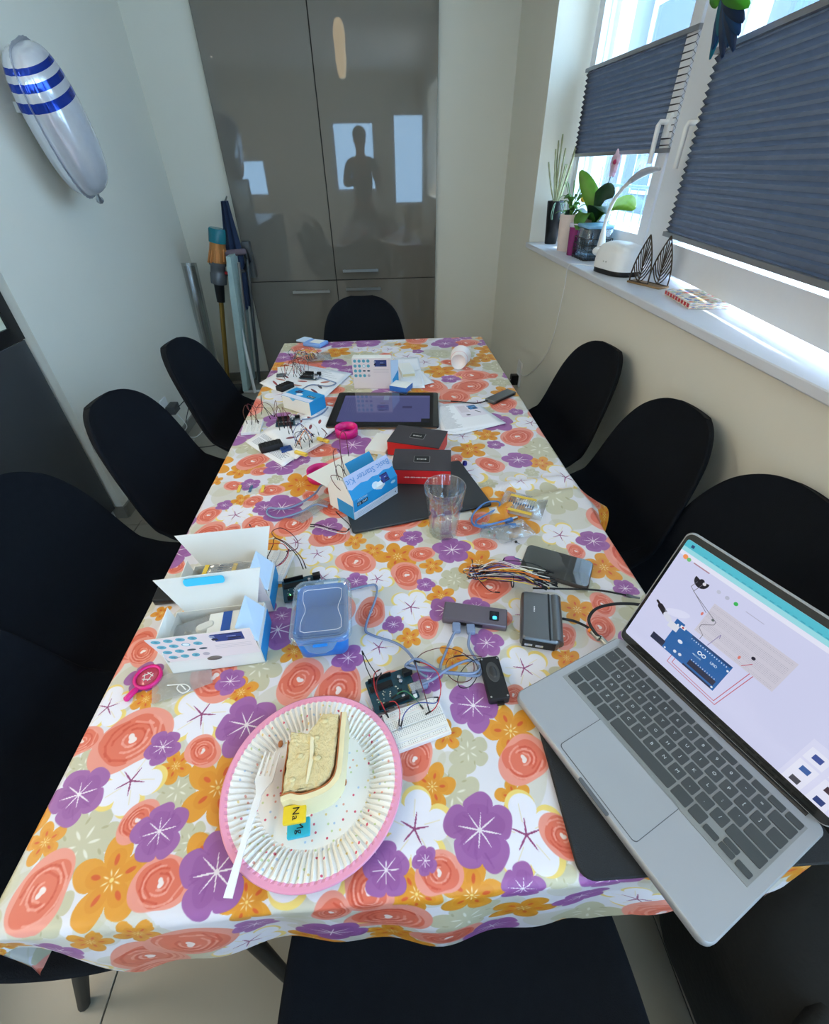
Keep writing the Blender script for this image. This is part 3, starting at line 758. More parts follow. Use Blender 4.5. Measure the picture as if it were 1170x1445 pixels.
legend = {'n': list('`1234567890-=') + [''], 'q': [''] + list('QWERTYUIOP[]') + [''], 'a': [''] + list("ASDFGHJKL;'") + [''], 'z': [''] + list('<ZXCVBNM,./') + [''], 'f': [''] * 14, 'b': [''] * 10}
yy = .030 + .055; leg_b = MB(); kmesh = {}
for rn, ws in rows:
    hgt = .0098 if rn == 'f' else P_ - .0026
    tot = sum(ws); x = -tot * P_ * (14.5 / tot) / 2; sc = 14.5 / tot
    for i, w_ in enumerate(ws):
        w = w_ * P_ * sc
        kx, kyc = x + w / 2, yy - hgt / 2; kw = w - .0026; halves = [(kx, kyc, kw, hgt)]
        if rn == 'b' and i in (7, 9): halves = [(kx, kyc - hgt / 4, kw, hgt / 2)]
        if rn == 'b' and i == 8: halves = [(kx, kyc - hgt / 4 - .0003, kw, hgt / 2 - .0006), (kx, kyc + hgt / 4 + .0003, kw, hgt / 2 - .0006)]
        for (a_, c_, w2_, h2_) in halves:
            key = (round(w2_, 5), round(h2_, 5))
            if key not in kmesh: kmesh[key] = MB().prism(rrect(w2_, h2_, .0015, 2), 0, .0012, .0003).obj('key', keym, t); o = kmesh[key]
            else: o = kmesh[key].copy(); COL.objects.link(o); o.parent = t
            o.location = (a_, c_, .0130)
        ch = legend[rn][i]
        if ch and ch != ' ':
            q = lettering(ch, .006, None, None, Matrix.Translation((kx, kyc, .01435))); leg_b.add(q.v, q.f)
        x += w
    yy -= hgt + .0026
leg_b.obj('key_lettering', mat('key_legend', (200, 204, 204), .5, emit=.15), t)
MB().prism(rrect(.122, .077, .005, 4), .0, .0004, 0).obj('trackpad_gap', mat('trackpad_groove', (84, 86, 88), .5), t, loc=(-.004, -.0600, .0125))
MB().prism(rrect(.1205, .0755, .005, 4), .0, .0006, .0001).obj('trackpad', mat('trackpad_grey', (168, 171, 174), .36, metal=.3, var=.01), t, loc=(-.004, -.0600, .0125))
MB().prism(rrect(.046, .005, .002, 3), 0, .001, 0).obj('thumb_notch', mat('notch', (90, 92, 94), .5), t, loc=(0, -LD / 2 + .001, .0119))
# lid
LA = math.radians(108)
LT = Matrix.Translation((0, LD / 2 - .004, .0125)) @ Matrix.Rotation(LA, 4, 'X') @ Matrix.Rotation(PI, 4, 'Y')    # local: x mirrored, y up the lid
lid = bpy.data.objects.new('lid', None); COL.objects.link(lid); lid.parent = t
# lid frame: x along the hinge, y up the lid, z out of the screen side
ly = Vector((0, -math.cos(PI - LA) * -1, 0))
up = Vector((0, math.cos(PI - LA), math.sin(PI - LA))); up = Vector((0, math.sin(LA - PI / 2), math.cos(LA - PI / 2)))
nz = Vector((1, 0, 0)).cross(up)
lid.matrix_local = Matrix([[1, 0, 0, 0], [0, up.y, nz.y, LD / 2 - .006], [0, up.z, nz.z, .013], [0, 0, 0, 1]])
MB().prism(rrect(LW, .206, .011, 6, 0, .106), -.005, 0, .0012).obj('lid_shell', M['alu'], lid)
MB().prism(rrect(LW - .004, .202, .010, 6, 0, .106), 0, .0006, 0).obj('bezel', mat('bezel_black', (16, 20, 22), .12, coat=.5), lid)
def screen_print():
    k = 4; cv = Cv(290 * k, 181 * k, (205, 208, 238))
    def X(x): return x * 290 * k
    def Y(y): return y * 181 * k
    cv.rect(0, Y(.915), X(1), Y(1), (74, 186, 206)); cv.rect(0, Y(.90), X(1), Y(.94), (150, 216, 226)); cv.rect(0, Y(.87), X(1), Y(.905), (226, 228, 246))
    for i in range(30): cv.rect(X(.1 + .03 * i), Y(.945), X(.118 + .03 * i), Y(.952), (40, 130, 160), .5)
    cv.rect(X(.03), Y(.955), X(.045), Y(.978), (20, 60, 110)); cv.ell(X(.035), Y(.87), X(.012), X(.012), (240, 150, 90)); cv.ell(X(.055), Y(.865), X(.01), X(.01), (110, 190, 120))
    cv.rect(X(.08), Y(.86), X(.16), Y(.87), (150, 80, 90), .6)
    for i, c in enumerate([(190, 194, 214), (180, 184, 204), (60, 180, 90)]): cv.ell(X(.235 + .04 * i), Y(.79), X(.009), X(.009), c)
    cv.rect(X(.36), Y(.785), X(.44), Y(.79), (150, 150, 170), .5)
    # sensor
    cv.polar(X(.155), Y(.78), X(.04), lambda th, r: np.where(np.sin(th) < .25, X(.034), X(.012)), (26, 26, 34)); cv.ell(X(.17), Y(.775), X(.008), X(.008), (220, 220, 230))
    # breadboard picture
    cv.rect(X(.25), Y(.43), X(.61), Y(.70), (203, 200, 214))
    for i in range(60):
        for j in (list(range(2)) + list(range(4, 9)) + list(range(11, 16)) + list(range(18, 20))): cv.rect(X(.256 + .0058 * i), Y(.44 + .0126 * j), X(.2582 + .0058 * i), Y(.4445 + .0126 * j), (168, 166, 184))
    # plug with cable
    cv.line([(X(.045), Y(.43)), (X(.06), Y(.42))], X(.012), (18, 18, 24)); cv.line([(X(.07), Y(.41)), (X(.105), Y(.385))], X(.028), (18, 18, 26)); cv.line([(X(.115), Y(.38)), (X(.135), Y(.365))], X(.030), (210, 214, 230))
    cv.ell(X(.15), Y(.45), X(.06), X(.02), (226, 230, 250), .5, .5)
    Xo, Yo = X, Y
    def X(v): return Xo(.17 + (v - .17) * 1.28) if v > .1 else Xo(v)
    def Y(v): return Yo(.44 + (v - .44) * 1.28) if v > .1 else Yo(v)
    # controller board, drawn upside down as on the screen
    B = (22, 92, 162); cv.rect(X(.175), Y(.20), X(.395), Y(.40), B); cv.rect(X(.165), Y(.355), X(.20), Y(.42), B)
    cv.rect(X(.125), Y(.20), X(.18), Y(.245), (30, 34, 60)); cv.rect(X(.15), Y(.34), X(.19), Y(.385), (214, 218, 230)); cv.rect(X(.19), Y(.385), X(.21), Y(.405), (226, 228, 236)); cv.ell(X(.2), Y(.395), X(.005), X(.005), (170, 40, 50))
    cv.rect(X(.28), Y(.225), X(.385), Y(.26), (26, 34, 62)); cv.rect(X(.24), Y(.385), X(.39), Y(.398), (26, 60, 110)); cv.rect(X(.27), Y(.200), X(.385), Y(.212), (22, 34, 70))
    for i in range(11): cv.rect(X(.284 + .009 * i), Y(.262), X(.287 + .009 * i), Y(.27), (190, 200, 220))
    for i in range(16): cv.rect(X(.243 + .009 * i), Y(.372), X(.246 + .009 * i), Y(.380), (210, 220, 240))
    cv.ell(X(.22), Y(.31), X(.012), Y(.015), (220, 226, 240)); cv.ell(X(.245), Y(.24), X(.008), X(.008), (214, 220, 232)); cv.ell(X(.225), Y(.235), X(.008), X(.008), (214, 220, 232))
    for e in (.292, .308): cv.polar(X(e), Y(.335), X(.012), lambda th, r: np.where(r > X(.006), X(.0098), 0), (236, 244, 250))
    cv.text('UNO', X(.335), Y(.325), X(.0018), (236, 244, 250)); cv.text('ARDUINO', X(.275), Y(.30), X(.0010), (236, 244, 250))
    for p in ((.18, .39), (.385, .215), (.39, .36), (.19, .21)): cv.ell(X(p[0]), Y(p[1]), X(.005), X(.005), (226, 232, 240))
    X, Y = Xo, Yo
    g = (110, 108, 120); r_ = (180, 50, 70); w = X(.0024)
    cv.line([(X(.14), Y(.76)), (X(.13), Y(.70)), (X(.245), Y(.60))], w, g); cv.line([(X(.165), Y(.76)), (X(.15), Y(.68)), (X(.30), Y(.585)), (X(.30), Y(.56)), (X(.26), Y(.50)), (X(.26), Y(.47)), (X(.29), Y(.44)), (X(.29), Y(.40))], w, g)
    cv.line([(X(.35), Y(.50)), (X(.345), Y(.53)), (X(.33), Y(.40))], w, (130, 120, 170)); cv.line([(X(.50), Y(.50)), (X(.475), Y(.44))], w, r_)
    cv.line([(X(.515), Y(.43)), (X(.485), Y(.075)), (X(.26), Y(.085)), (X(.26), Y(.13))], w, r_); cv.line([(X(.53), Y(.43)), (X(.497), Y(.055)), (X(.24), Y(.065)), (X(.24), Y(.13))], w, r_)
    cv.ell(X(.49), Y(.54), X(.008), X(.008), (40, 36, 50)); cv.ell(X(.285), Y(.585), X(.006), X(.006), (90, 100, 100)); cv.ell(X(.235), Y(.575), X(.005), X(.009), (214, 120, 110)); cv.ell(X(.45), Y(.48), X(.005), X(.009), (214, 120, 110))
    # component cards at the right-hand edge
    cv.rect(X(.80), 0, X(1), Y(.36), (214, 216, 242))
    for (a, c, d) in ((.85, .26, (56, 76, 150)), (.85, .14, (50, 90, 160)), (.94, .26, (50, 50, 60)), (.94, .14, (60, 40, 50)), (.94, .04, (40, 60, 120)), (.85, .04, (70, 70, 80))):
        cv.rect(X(a - .035), Y(c - .05), X(a + .035), Y(c + .05), (226, 228, 246)); cv.rect(X(a - .015), Y(c - .02), X(a + .018), Y(c + .022), d)
    return cv.image('laptop_screen_print')
M['screen'] = img_mat('laptop_screen', screen_print(), .15, emit=1.0)
MB().prism(rrect(.288, .180, .003, 2, 0, .108), .0006, .0009, 0, mtop=0, uv=(-.144, .018, .144, .198)).obj('screen', M['screen'], lid)
MB().tube([(-.13, LD / 2 - .004, .0115), (.13, LD / 2 - .004, .0115)], .0045, 10).obj('hinge', M['black'], t)
# sleeve under it
t = MB().prism(rrect(.30, .215, .018, 6), 0, .0055, .0015, 0).obj('laptop_sleeve', mat('black_neoprene', (33, 35, 37), .75, bump=.4, bscale=700), loc=(.334, .226, Z0), rz=math.radians(-1))
tag(t, 'flat black laptop sleeve lying under the open grey laptop', 'sleeve')

# ------------------------------------------------------------------ paper plate, cake, fork
pc = Vector((-.118, .243, Z0)); PR = .112
def plate_print():
    cv = Cv(1100, 1100, (243, 238, 230)); c = 550
    cv.polar(c, c, 560, lambda th, r: np.where(r > 505, 550, 0), (238, 158, 186))
    for i in range(25):
        for j in range(25):
            x = 30 + 43 * i + (21 if j % 2 else 0); y = 30 + 43 * j
            if random.random() < .62 and math.hypot(x - c, y - c) < 490:
                cv.ell(x + random.uniform(-8, 8), y + random.uniform(-8, 8), 6.5, 6.5, random.choice([(214, 84, 106), (232, 170, 150), (206, 214, 160), (190, 206, 226), (236, 208, 140)]))
    return cv.image('plate_print')
t = thing('paper_plate', 'white spotted paper plate with a pink rim holding the slice of cake', 'plate', pc)
prof = [(0, .002), (.030, .002), (.058, .002), (.070, .0022), (.075, .0032), (.080, .0060), (.086, .0090), (.092, .0112), (.100, .0128), (.106, .0136), (.1105, .0138), (.112, .0125)]
vs, fs, uv = [], [], []; SG = 168
def pr_(k, r, z): return z + (.0019 * (1 if k % 2 else -1) if .074 < r < .105 else 0)
for r, z in prof:
    for k in range(SG): a = 2 * PI * k / SG; vs.append((r * math.cos(a), r * math.sin(a), pr_(k, r, z)))
for i in range(len(prof) - 1):
    for k in range(SG): j = (k + 1) % SG; f = (i * SG + k, i * SG + j, (i + 1) * SG + j, (i + 1) * SG + k); fs.append(f); uv.append([(.5 + vs[q][0] / .224, .5 + vs[q][1] / .224) for q in f])
_b = MB().add(vs, [f[::-1] for f in fs], 0, None, True, [u[::-1] for u in uv]); _b.s = [not (3 <= k // SG <= 9) for k in range(len(fs))]
_b.obj('dish', img_mat('plate_card', plate_print(), .35), t, mods=(('SOLIDIFY', dict(thickness=.0008, offset=0)),))
# cake: slice lying on its side, coated on two sides
ck = thing('cake_slice', 'slice of cream cake with fondant coating lying on the paper plate', 'cake', (pc.x + .001, pc.y + .022, Z0 + .0035), math.radians(2))
ck.scale = (1.18, 1.16, 1.25)
spg = mat('sponge', (228, 208, 156), .9, var=.14, scale=160, bump=1.0, bscale=420); jam = mat('caramel_jam', (176, 106, 56), .5, var=.2, scale=200); fond = mat('fondant', (238, 224, 178), .5, var=.03)
ol = [(-.026, -.040), (.010, -.038), (.020, -.030), (.024, -.018), (.028, .036), (.010, .040), (.003, .030), (-.006, .018), (-.014, .020), (-.024, .022)]
HH = .034
def rough_grid(out, z0, z1, amp, name, m, parent):
    b = MB().prism(out, z0, z1, .0015); o = b.obj(name, m, parent)
    md = o.modifiers.new('sub', 'SUBSURF'); md.subdivision_type = 'SIMPLE'; md.levels = md.render_levels = 4
    tx = bpy.data.textures.new('rough', 'CLOUDS'); tx.noise_scale = .006; dm = o.modifiers.new('disp', 'DISPLACE'); dm.texture = tx; dm.strength = amp; dm.mid_level = .5
    return o
rough_grid(ol, 0, HH, .0032, 'sponge', spg, ck)
def band(path, w, z0, z1, name, m):
    L_ = []; R_ = []
    for i, p in enumerate(path):
        a, c = Vector(path[max(i - 1, 0)]), Vector(path[min(i + 1, len(path) - 1)]); d = (c - a).normalized(); n = Vector((d.y, -d.x))
        L_.append((p[0], p[1])); R_.append((p[0] + n.x * w, p[1] + n.y * w))
    return MB().prism(L_[::-1] + R_ if False else R_ + L_[::-1], z0, z1, 0).obj(name, m, ck)
pth = [(v.x, v.y) for v in smooth_path([(-.028, -.0415, 0), (-.018, -.0395, 0), (-.008, -.042, 0), (.006, -.040, 0), (.018, -.035, 0), (.0245, -.026, 0), (.0265, -.010, 0), (.028, .015, 0), (.0295, .038, 0)], 4)]
band(pth, .0015, 0, HH + .0005, 'jam_layer', jam)
pth2 = [(x + .0012 * (1 if y > -.03 else .4), y - .0012 * (1 if y < -.02 else 0)) for x, y in pth]
band(pth2, .0055, -.0015, HH + .0002, 'fondant_coat', fond)
band([(-.0265, -.039), (-.0275, -.02), (-.026, .0), (-.0265, .015)][::-1], .0012, .002, HH - .004, 'jam_layer', jam)
MB().prism([(-.0035, -.034), (-.0015, -.034), (.0025, -.01), (.0015, .012), (-.002, .014), (-.0015, -.01)], HH - .002, HH + .0012, 0).obj('cream_line', mat('cream', (240, 228, 190), .5), ck)
for (x, y, z, s_) in ((-.012, -.006, HH + .001, .004), (.006, -.01, HH + .001, .0045), (.004, .012, HH, .004), (-.018, -.028, HH, .004), (.012, .03, HH, .0045), (-.02, .012, HH - .001, .004)):
    MB().ball((x, y, z), (s_, s_ * .7, s_ * .5), seg=8, rings=5).obj('crumb', spg, ck)
def topper(name, label, loc, m, txt, rot):
    o = thing(name, label, 'cake topper', loc, rot)
    o.scale = (1.4, 1.4, 1.4)
    MB().prism(rrect(.0185, .0135, .001, 2), 0, .0042, .0006).obj('tile', m, o)
    lettering(txt, .0080, M['chip'], o, Matrix.Translation((.001, 0, .0044)) @ Matrix.Rotation(-PI / 2, 4, 'Z')); return o
topper('cake_topper', 'yellow sugar tile with dark letters at the corner of the cake slice', (pc.x - .014, pc.y - .0425, Z0 + .0265), mat('yellow_sugar', (236, 204, 40), .5), 'Na', math.radians(4))
topper('cake_topper', 'turquoise sugar tile with dark letters below the yellow one', (pc.x - .0105, pc.y - .0520, Z0 + .0120), mat('turquoise_sugar', (44, 176, 200), .5), 'Mg', math.radians(6))
for i, (px, py) in enumerate(((396, 1050), (486, 1104))):
    p = at(px, py, .756); o = MB().ball((0, 0, 0), (.0035, .005, .002), seg=8, rings=5).obj('cake_crumb', jam, loc=p + Vector((0, 0, .0005)))
    tag(o, ['caramel crumb on the plate near the fork tines', 'small jam crumb on the plate right of the cake'][i], 'crumb')
# fork
fh, ft = at(322, 1268, .770), at(385, 1062, .764)
d = ft - fh; fa = math.atan2(d.y, d.x); fl_ = d.length; tl = math.asin((ft.z - fh.z) / fl_)
t = thing('plastic_fork', 'white plastic fork resting on the left rim of the paper plate', 'fork', fh, fa)
m_ = mat('white_fork_plastic', (244, 243, 240), .25, spec=.6)
hz = lambda x: .004 * math.sin(PI * min(1, x / .12)) + math.tan(tl) * x
def strip(x0, x1, wf, th, n=14, y0=0, zf=hz):
    b = MB(); vs = []
    for i in range(n + 1):
        x = x0 + (x1 - x0) * i / n; w = wf(i / n) / 2; z = zf(x); vs += [(x, y0 - w, z), (x, y0 + w, z), (x, y0 + w, z + th), (x, y0 - w, z + th)]
    fs = []
    for i in range(n):
        a = i * 4
        for k in range(4): fs.append((a + k, a + (k + 1) % 4, a + 4 + (k + 1) % 4, a + 4 + k))
    fs += [(3, 2, 1, 0), (n * 4, n * 4 + 1, n * 4 + 2, n * 4 + 3)]
    return b.add(vs, [f[::-1] for f in fs])
strip(0, fl_ - .055, lambda u: .0085 - .002 * math.sin(PI * u) + (.001 if u < .3 else 0), .0022).obj('handle', m_, t)
strip(fl_ - .055, fl_ - .030, lambda u: .0065 + .016 * min(1, u * 1.3) ** 1.5, .0018).obj('head', m_, t)
for k in range(4): strip(fl_ - .031, fl_, lambda u: .0036 - .0018 * u, .0016, 6, (k - 1.5) * .0062).obj('tine', m_, t)

# ------------------------------------------------------------------ circuit boards and breadboards
def jumper(color, pts, label, group=None, r=.00075, pins=True):
    o = thing('jumper_wire', label, 'wire', pts[0], 0, group)
    c = Vector(pts[0]); P = smooth_path([Vector(p) - c for p in pts], 6)
    MB().tube(P, r, 5).obj('wire', W[color], o)
    if pins:
        for e, d in ((P[0], (P[1] - P[0]).normalized()), (P[-1], (P[-2] - P[-1]).normalized())):
            MB().tube([e - d * .0005, e + d * .010], .0013, 4).obj('plug', M['chip'], o)
    return o
def board(name, label, loc, rz, parts=True, w=.0686, d=.0534):
    t = thing(name, label, 'circuit board', loc, rz)
    MB().prism(rrect(w, d, .002, 2), .004, .0056, 0).obj('board', M['pcb'], t)
    MB().box((.004, d / 2 - .004, .010), (w * .68, .0026, .0086)).obj('header', M['chip'], t)
    MB().box((.012, -d / 2 + .004, .010), (w * .52, .0026, .0086)).obj('header', M['chip'], t)
    MB().box((-w / 2 + .002, .014, .0112), (.016, .012, .0108)).obj('usb_port', M['usbmetal'], t)
    MB().box((-w / 2 + .004, -.016, .011), (.014, .009, .011)).obj('power_jack', M['chip'], t)
    MB().box((.014, -.009, .0078), (.035, .009, .004)).obj('chip', M['chip'], t)
    b = MB()
    for k in range(14):
        for s_ in (-1, 1): b.box((-.0018 + .00245 * k, -.009 + s_ * .0050, .0066), (.0008, .0014, .002))
    o = b.obj('chip_pins', M['usbmetal'], t)
    for y in (-.006, -.0135): MB().lathe([(0, .0056), (.0032, .0056), (.0032, .0108), (.0026, .0112), (0, .0112)], 12).obj('capacitor', M['usbmetal'], t, loc=(-.016, y, 0))
    MB().box((-.012, .016, .0064), (.005, .003, .0016)).obj('crystal', M['usbmetal'], t)
    b = MB(); rb = random.Random(3)
    for k in range(22): b.box((rb.uniform(-.022, .030), rb.uniform(-.003, .019), .0062), (rb.choice([.0012, .002]), .0012, .0012))
    b.obj('small_components', mat('component_white', (206, 204, 190), .4), t)
    MB().box((-.010, .008, .0062), (.007, .007, .0014)).obj('usb_chip', M['chip'], t)
    MB().box((-.028, .0235, .0075), (.005, .005, .003)).obj('reset_button', M['white'], t)
    MB().ball((.022, .012, .0062), .0012, seg=6, rings=4).obj('led', mat('green_led', (120, 255, 150), .4, emit=4), t)
    for sx in (-1, 1):
        for sy in (-1, 1): MB().lathe([(0, 0), (.002, 0), (.002, .004), (0, .004)], 8).obj('foot', M['chip'], t, loc=(sx * (w / 2 - .005), sy * (d / 2 - .006), 0))
    return t
def breadboard_print():
    cv = Cv(1000, 660, (234, 231, 224)); k = (84, 80, 74)
    for i in range(30):
        x = 30 + 32.4 * i
        for y in [205 + 27 * j for j in range(5)] + [365 + 27 * j for j in range(5)]: cv.rect(x - 5, y - 5, x + 5, y + 5, k)
    for i in range(25):
        if i % 6 == 5: continue
        x = 60 + 36 * i
        for y in (50, 84, 575, 610): cv.rect(x - 5, y - 5, x + 5, y + 5, k)
    for y, c in ((28, (200, 90, 90)), (106, (90, 110, 190)), (553, (200, 90, 90)), (632, (90, 110, 190))): cv.rect(30, y - 2, 970, y + 2, c, .5)
    cv.rect(0, 326, 1000, 342, (196, 192, 184)); cv.rect(0, 140, 1000, 144, (206, 202, 194)); cv.rect(0, 518, 1000, 522, (206, 202, 194))
    return cv.image('breadboard_print')
M['bb'] = img_mat('breadboard_top', breadboard_print(), .5)
def breadboard(label, loc, rz, w=.083, d=.055):
    t = thing('breadboard', label, 'breadboard', loc, rz)
    for z, y0, y1, u0, u1 in ((0, -d / 2, -d * .29, 0, .21), (0, -d * .287, -.0009, .213, .484), (0, .0009, d * .287, .516, .787), (0, d * .29, d / 2, .79, 1)):
        MB().prism([(-w / 2, y0), (w / 2, y0), (w / 2, y1), (-w / 2, y1)], 0, .0085, .0004, 0, mtop=1, uv=(-w / 2, -d / 2, w / 2, d / 2)).obj('strip', [M['white'], M['bb']], t)
    MB().box((0, 0, .0035), (w - .002, d - .002, .006)).obj('backing', M['white'], t)
    return t
bc, ba, bw, bd = quad_frame(at(563, 1060, .758), at(634, 1033, .758), at(612, 985, .758), at(540, 1010, .758))
breadboard('near white breadboard just right of the paper plate', (bc.x, bc.y, Z0), ba)
ac = (at(513, 958, .765) + at(598, 982, .765) + at(525, 1003, .765) + at(575, 935, .765)) / 4
board('circuit_board', 'near dark blue circuit board with wires above the breadboard', (ac.x, ac.y, Z0), ba + PI + math.radians(2))

def pts(*q): return [at(*p) for p in q]
zb = .768
jumper('black', pts((511, 919, .775), (522, 938, .79), (530, 950, .80), (533, 958, .766)), 'short black jumper wire with a free end above the near circuit board')
jumper('black', pts((511, 919, .776), (516, 940, .79), (524, 958, .778), (526, 968, .766)), 'black jumper wire reaching down left over the near circuit board')
jumper('red', pts((536, 945, .767), (528, 952, .785), (530, 975, .79), (540, 995, .785), (545, 1008, .762)), 'red jumper wire crossing the near circuit board to the breadboard corner')
jumper('dark red', pts((538, 950, .767), (531, 965, .79), (536, 988, .79), (548, 1012, .762)), 'dark red jumper wire beside the red one over the near board')
jumper('red', pts((545, 992, .768), (557, 990, .785), (564, 1003, .785), (563, 1022, .764)), 'red jumper wire bent down into the middle of the near breadboard')
jumper('blue', pts((566, 1024, .764), (572, 1005, .785), (590, 992, .788), (614, 992, .78), (619, 985, .77)), 'blue jumper wire arching over the near breadboard')
jumper('dark red', pts((585, 932, .79), (590, 950, .80), (598, 975, .795), (606, 1004, .763)), 'dark red jumper wire dropping straight onto the near breadboard')
jumper('red', pts((586, 933, .79), (603, 938, .80), (618, 950, .80), (622, 975, .79), (615, 998, .775), (601, 1008, .763)), 'red jumper wire looping round to the right end of the near breadboard')
jumper('green', pts((553, 985, .768), (570, 975, .782), (585, 985, .785), (597, 1000, .762)), 'green jumper wire between the near board and breadboard')
jumper('grey', pts((548, 1000, .766), (575, 993, .778), (605, 985, .78), (618, 984, .768)), 'grey jumper wire lying along the edge of the near breadboard')
t = thing('push_button', 'small push button plugged into the middle of the near breadboard', 'button', at(564, 1028, .7597), ba)
MB().box((0, 0, .002), (.006, .006, .0035)).lathe([(.0016, .0037), (.0016, .005), (0, .005)], 10).obj('body', M['usbmetal'], t)

# speaker module and its thin wires
sc_, sa, sw, sd = quad_frame(at(690, 988, .765), at(719, 984, .765), at(704, 926, .765), at(678, 928, .765))
t = thing('speaker_module', 'small black oval speaker module left of the laptop corner', 'speaker', (sc_.x, sc_.y, Z0), sa)
MB().prism(rrect(.030, .070, .003, 3), 0, .0145, .001).obj('case', M['rubber'], t)
MB().prism([(.0098 * math.cos(a), .017 * math.sin(a)) for a in [2 * PI * k / 32 for k in range(32)]], .0144, .0156, .0006).obj('cone_ring', mat('cone_rubber', (66, 66, 66), .35), t, loc=(0, .008, 0))
MB().ball((0, .008, .0150), (.006, .011, .0020), seg=20).obj('cone', mat('cone_black', (50, 50, 52), .4), t)
for x, y in ((-.012, .031), (.012, .031), (-.012, -.031), (.012, -.031)): MB().lathe([(0, .0144), (.0016, .0144), (.0013, .0152), (0, .0152)], 8).obj('screw', M['steel'], t, loc=(x, y, 0))
MB().box((.001, -.0365, .006), (.010, .006, .005)).obj('connector', M['chip'], t)
cable('speaker_wire', 'thin dark red speaker wire in loops left of the speaker module', 'wire', pts((680, 927, .758), (660, 925, .765), (634, 930, .762), (630, 948, .756), (645, 962, .756), (665, 958, .756), (668, 935, .765), (650, 920, .770), (625, 914, .768), (600, 920, .766), (588, 929, .765)), .0007, W['dark red'])
cable('speaker_wire', 'thin black speaker wire curling beside the dark red one', 'wire', pts((680, 929, .758), (668, 932, .768), (655, 942, .772), (646, 958, .757), (650, 970, .756), (664, 968, .756), (674, 952, .758), (671, 935, .77), (655, 925, .774), (640, 926, .776)), .0007, W['black'])

# ------------------------------------------------------------------ hub, docking bank, phone
def gadget(name, label, cat, corners, z, h, m, r=.004, ch=.002):
    c, a, w, d = quad_frame(*[at(px, py, z) for px, py in corners])
    t = thing(name, label, cat, (c.x, c.y, Z0), a); MB().prism(rrect(w, d, r, 5), 0, h, ch).obj('case', m, t); return t, w, d
t, w, d = gadget('usb_hub', 'mauve-grey slim hub with a lit blue square in mid table', 'hub', [(625, 871), (715, 885), (717, 858), (627, 848)], .766, .014, M['purpal'], .003, .0015)
MB().prism(rrect(.016, .020, .002, 3), 0, .0006).obj('display', mat('hub_display', (26, 28, 36), .15), t, loc=(w / 2 - .022, 0, .0138))
MB().prism(rrect(.007, .007, .002, 3), 0, .0004).obj('lit_button', mat('blue_light', (70, 190, 250), .3, emit=1.4), t, loc=(w / 2 - .021, -.004, .0144))
for x in (-w / 2 + .035, -w / 2 + .062): MB().box((x, -d / 2 + .0008, .0070), (.013, .002, .006)).obj('usb_port', M['chip'], t)
for i, (px, py) in enumerate(((644, 884), (664, 886))):
    p = at(px, py, .757); o = thing('usb_plug', ['left pale blue plug in the mauve hub', 'right pale blue plug in the mauve hub'][i], 'plug', (p.x, p.y, Z0 + .003), -.12 + .04 * i)
    MB().box((0, .010, .0045), (.011, .010, .005)).obj('shell', M['usbmetal'], o); MB().prism(rrect(.014, .018, .003, 3), 0, .0085, .001).obj('grip', M['blueusb'], o, loc=(0, -.004, 0))
t, w, d = gadget('docking_bank', 'dark grey docking power bank with a ribbed right side in mid table', 'power bank', [(724, 893), (781, 908), (798, 838), (747, 836)], .776, .024, M['greyal'], .008, .004)
MB().box((.0145, 0, .0235), (.003, d - .006, .002)).obj('slot', M['chip'], t)
MB().tube([(.026, -d / 2 + .004, .0165), (.026, d / 2 - .004, .0165)], .0105, 14).obj('roll', M['greyal'], t)
MB().prism(rrect(w - .010, .003, .001, 2), 0, .016).obj('port_panel', M['chip'], t, loc=(-.002, -d / 2 + .0002, .004))
for x in (-.018, -.001): MB().box((x, -d / 2 - .0016, .011), (.012, .001, .005)).obj('usb_port', M['usbmetal'], t)
b = MB()
for k in range(4): b.box((-.010 + .0001 * k, .006 + .0032 * k, .0242), (.0022, .002, .0002))
b.obj('logo', M['white'], t)
t, w, d = gadget('smartphone', 'black smartphone lying screen up with a bright window reflection', 'phone', [(737, 800), (832, 831), (838, 790), (742, 766)], .763, .0095, mat('phone_case', (92, 82, 76), .3, metal=.6), .010, .0015)
MB().prism(rrect(w - .004, d - .004, .009, 5), .0095, .0101, 0).obj('screen', mat('phone_glass', (10, 12, 14), .03, spec=.8, coat=1.0), t)
o = MB().box((0, 0, .0012), (.075, .045, .0018), mtop=1).obj('label_card', [M['cyan'], M['card']], loc=at(757, 787, Z0) , rz=-.62); tag(o, 'white and blue card sticking out from under the smartphone', 'card')

# loose bundle of jumper wires
gB = 'jumper wires in the loose bundle by the power bank'; e0, e1 = at(672, 812, .757), at(770, 822, .775)
cols = ['orange', 'white', 'black', 'blue', 'orange', 'brown', 'yellow', 'black', 'white', 'purple', 'grey', 'black']
for k in range(40):
    c = cols[k % len(cols)]; a = e0 + Vector((random.uniform(-.012, .012), random.uniform(-.016, .012), random.uniform(0, .012))); z = random.uniform(.004, .018)
    q = e1 + Vector((random.uniform(-.022, .020), random.uniform(-.016, .018), random.uniform(-.008, .014)))
    m1 = a.lerp(q, .30) + Vector((0, random.uniform(-.012, .016), z)); m2 = a.lerp(q, .7) + Vector((0, random.uniform(-.008, .008), z * .8))
    bk = a + Vector((-random.uniform(.002, .014), random.uniform(-.01, .01), random.uniform(0, .01)))
    jumper(c, [a + Vector((.02, .006, .002)), bk, a, m1, m2, q], '%s jumper wire in the loose bundle between phone and power bank' % c, gB, .0008)
jumper('black', pts((666, 790, .775), (672, 812, .79), (690, 833, .775), (705, 836, .765)), 'stray black jumper wire standing up at the left of the loose bundle')
jumper('dark red', pts((668, 812, .757), (690, 806, .77), (703, 800, .775), (712, 788, .775)), 'stray dark red jumper wire pointing up towards the phone')
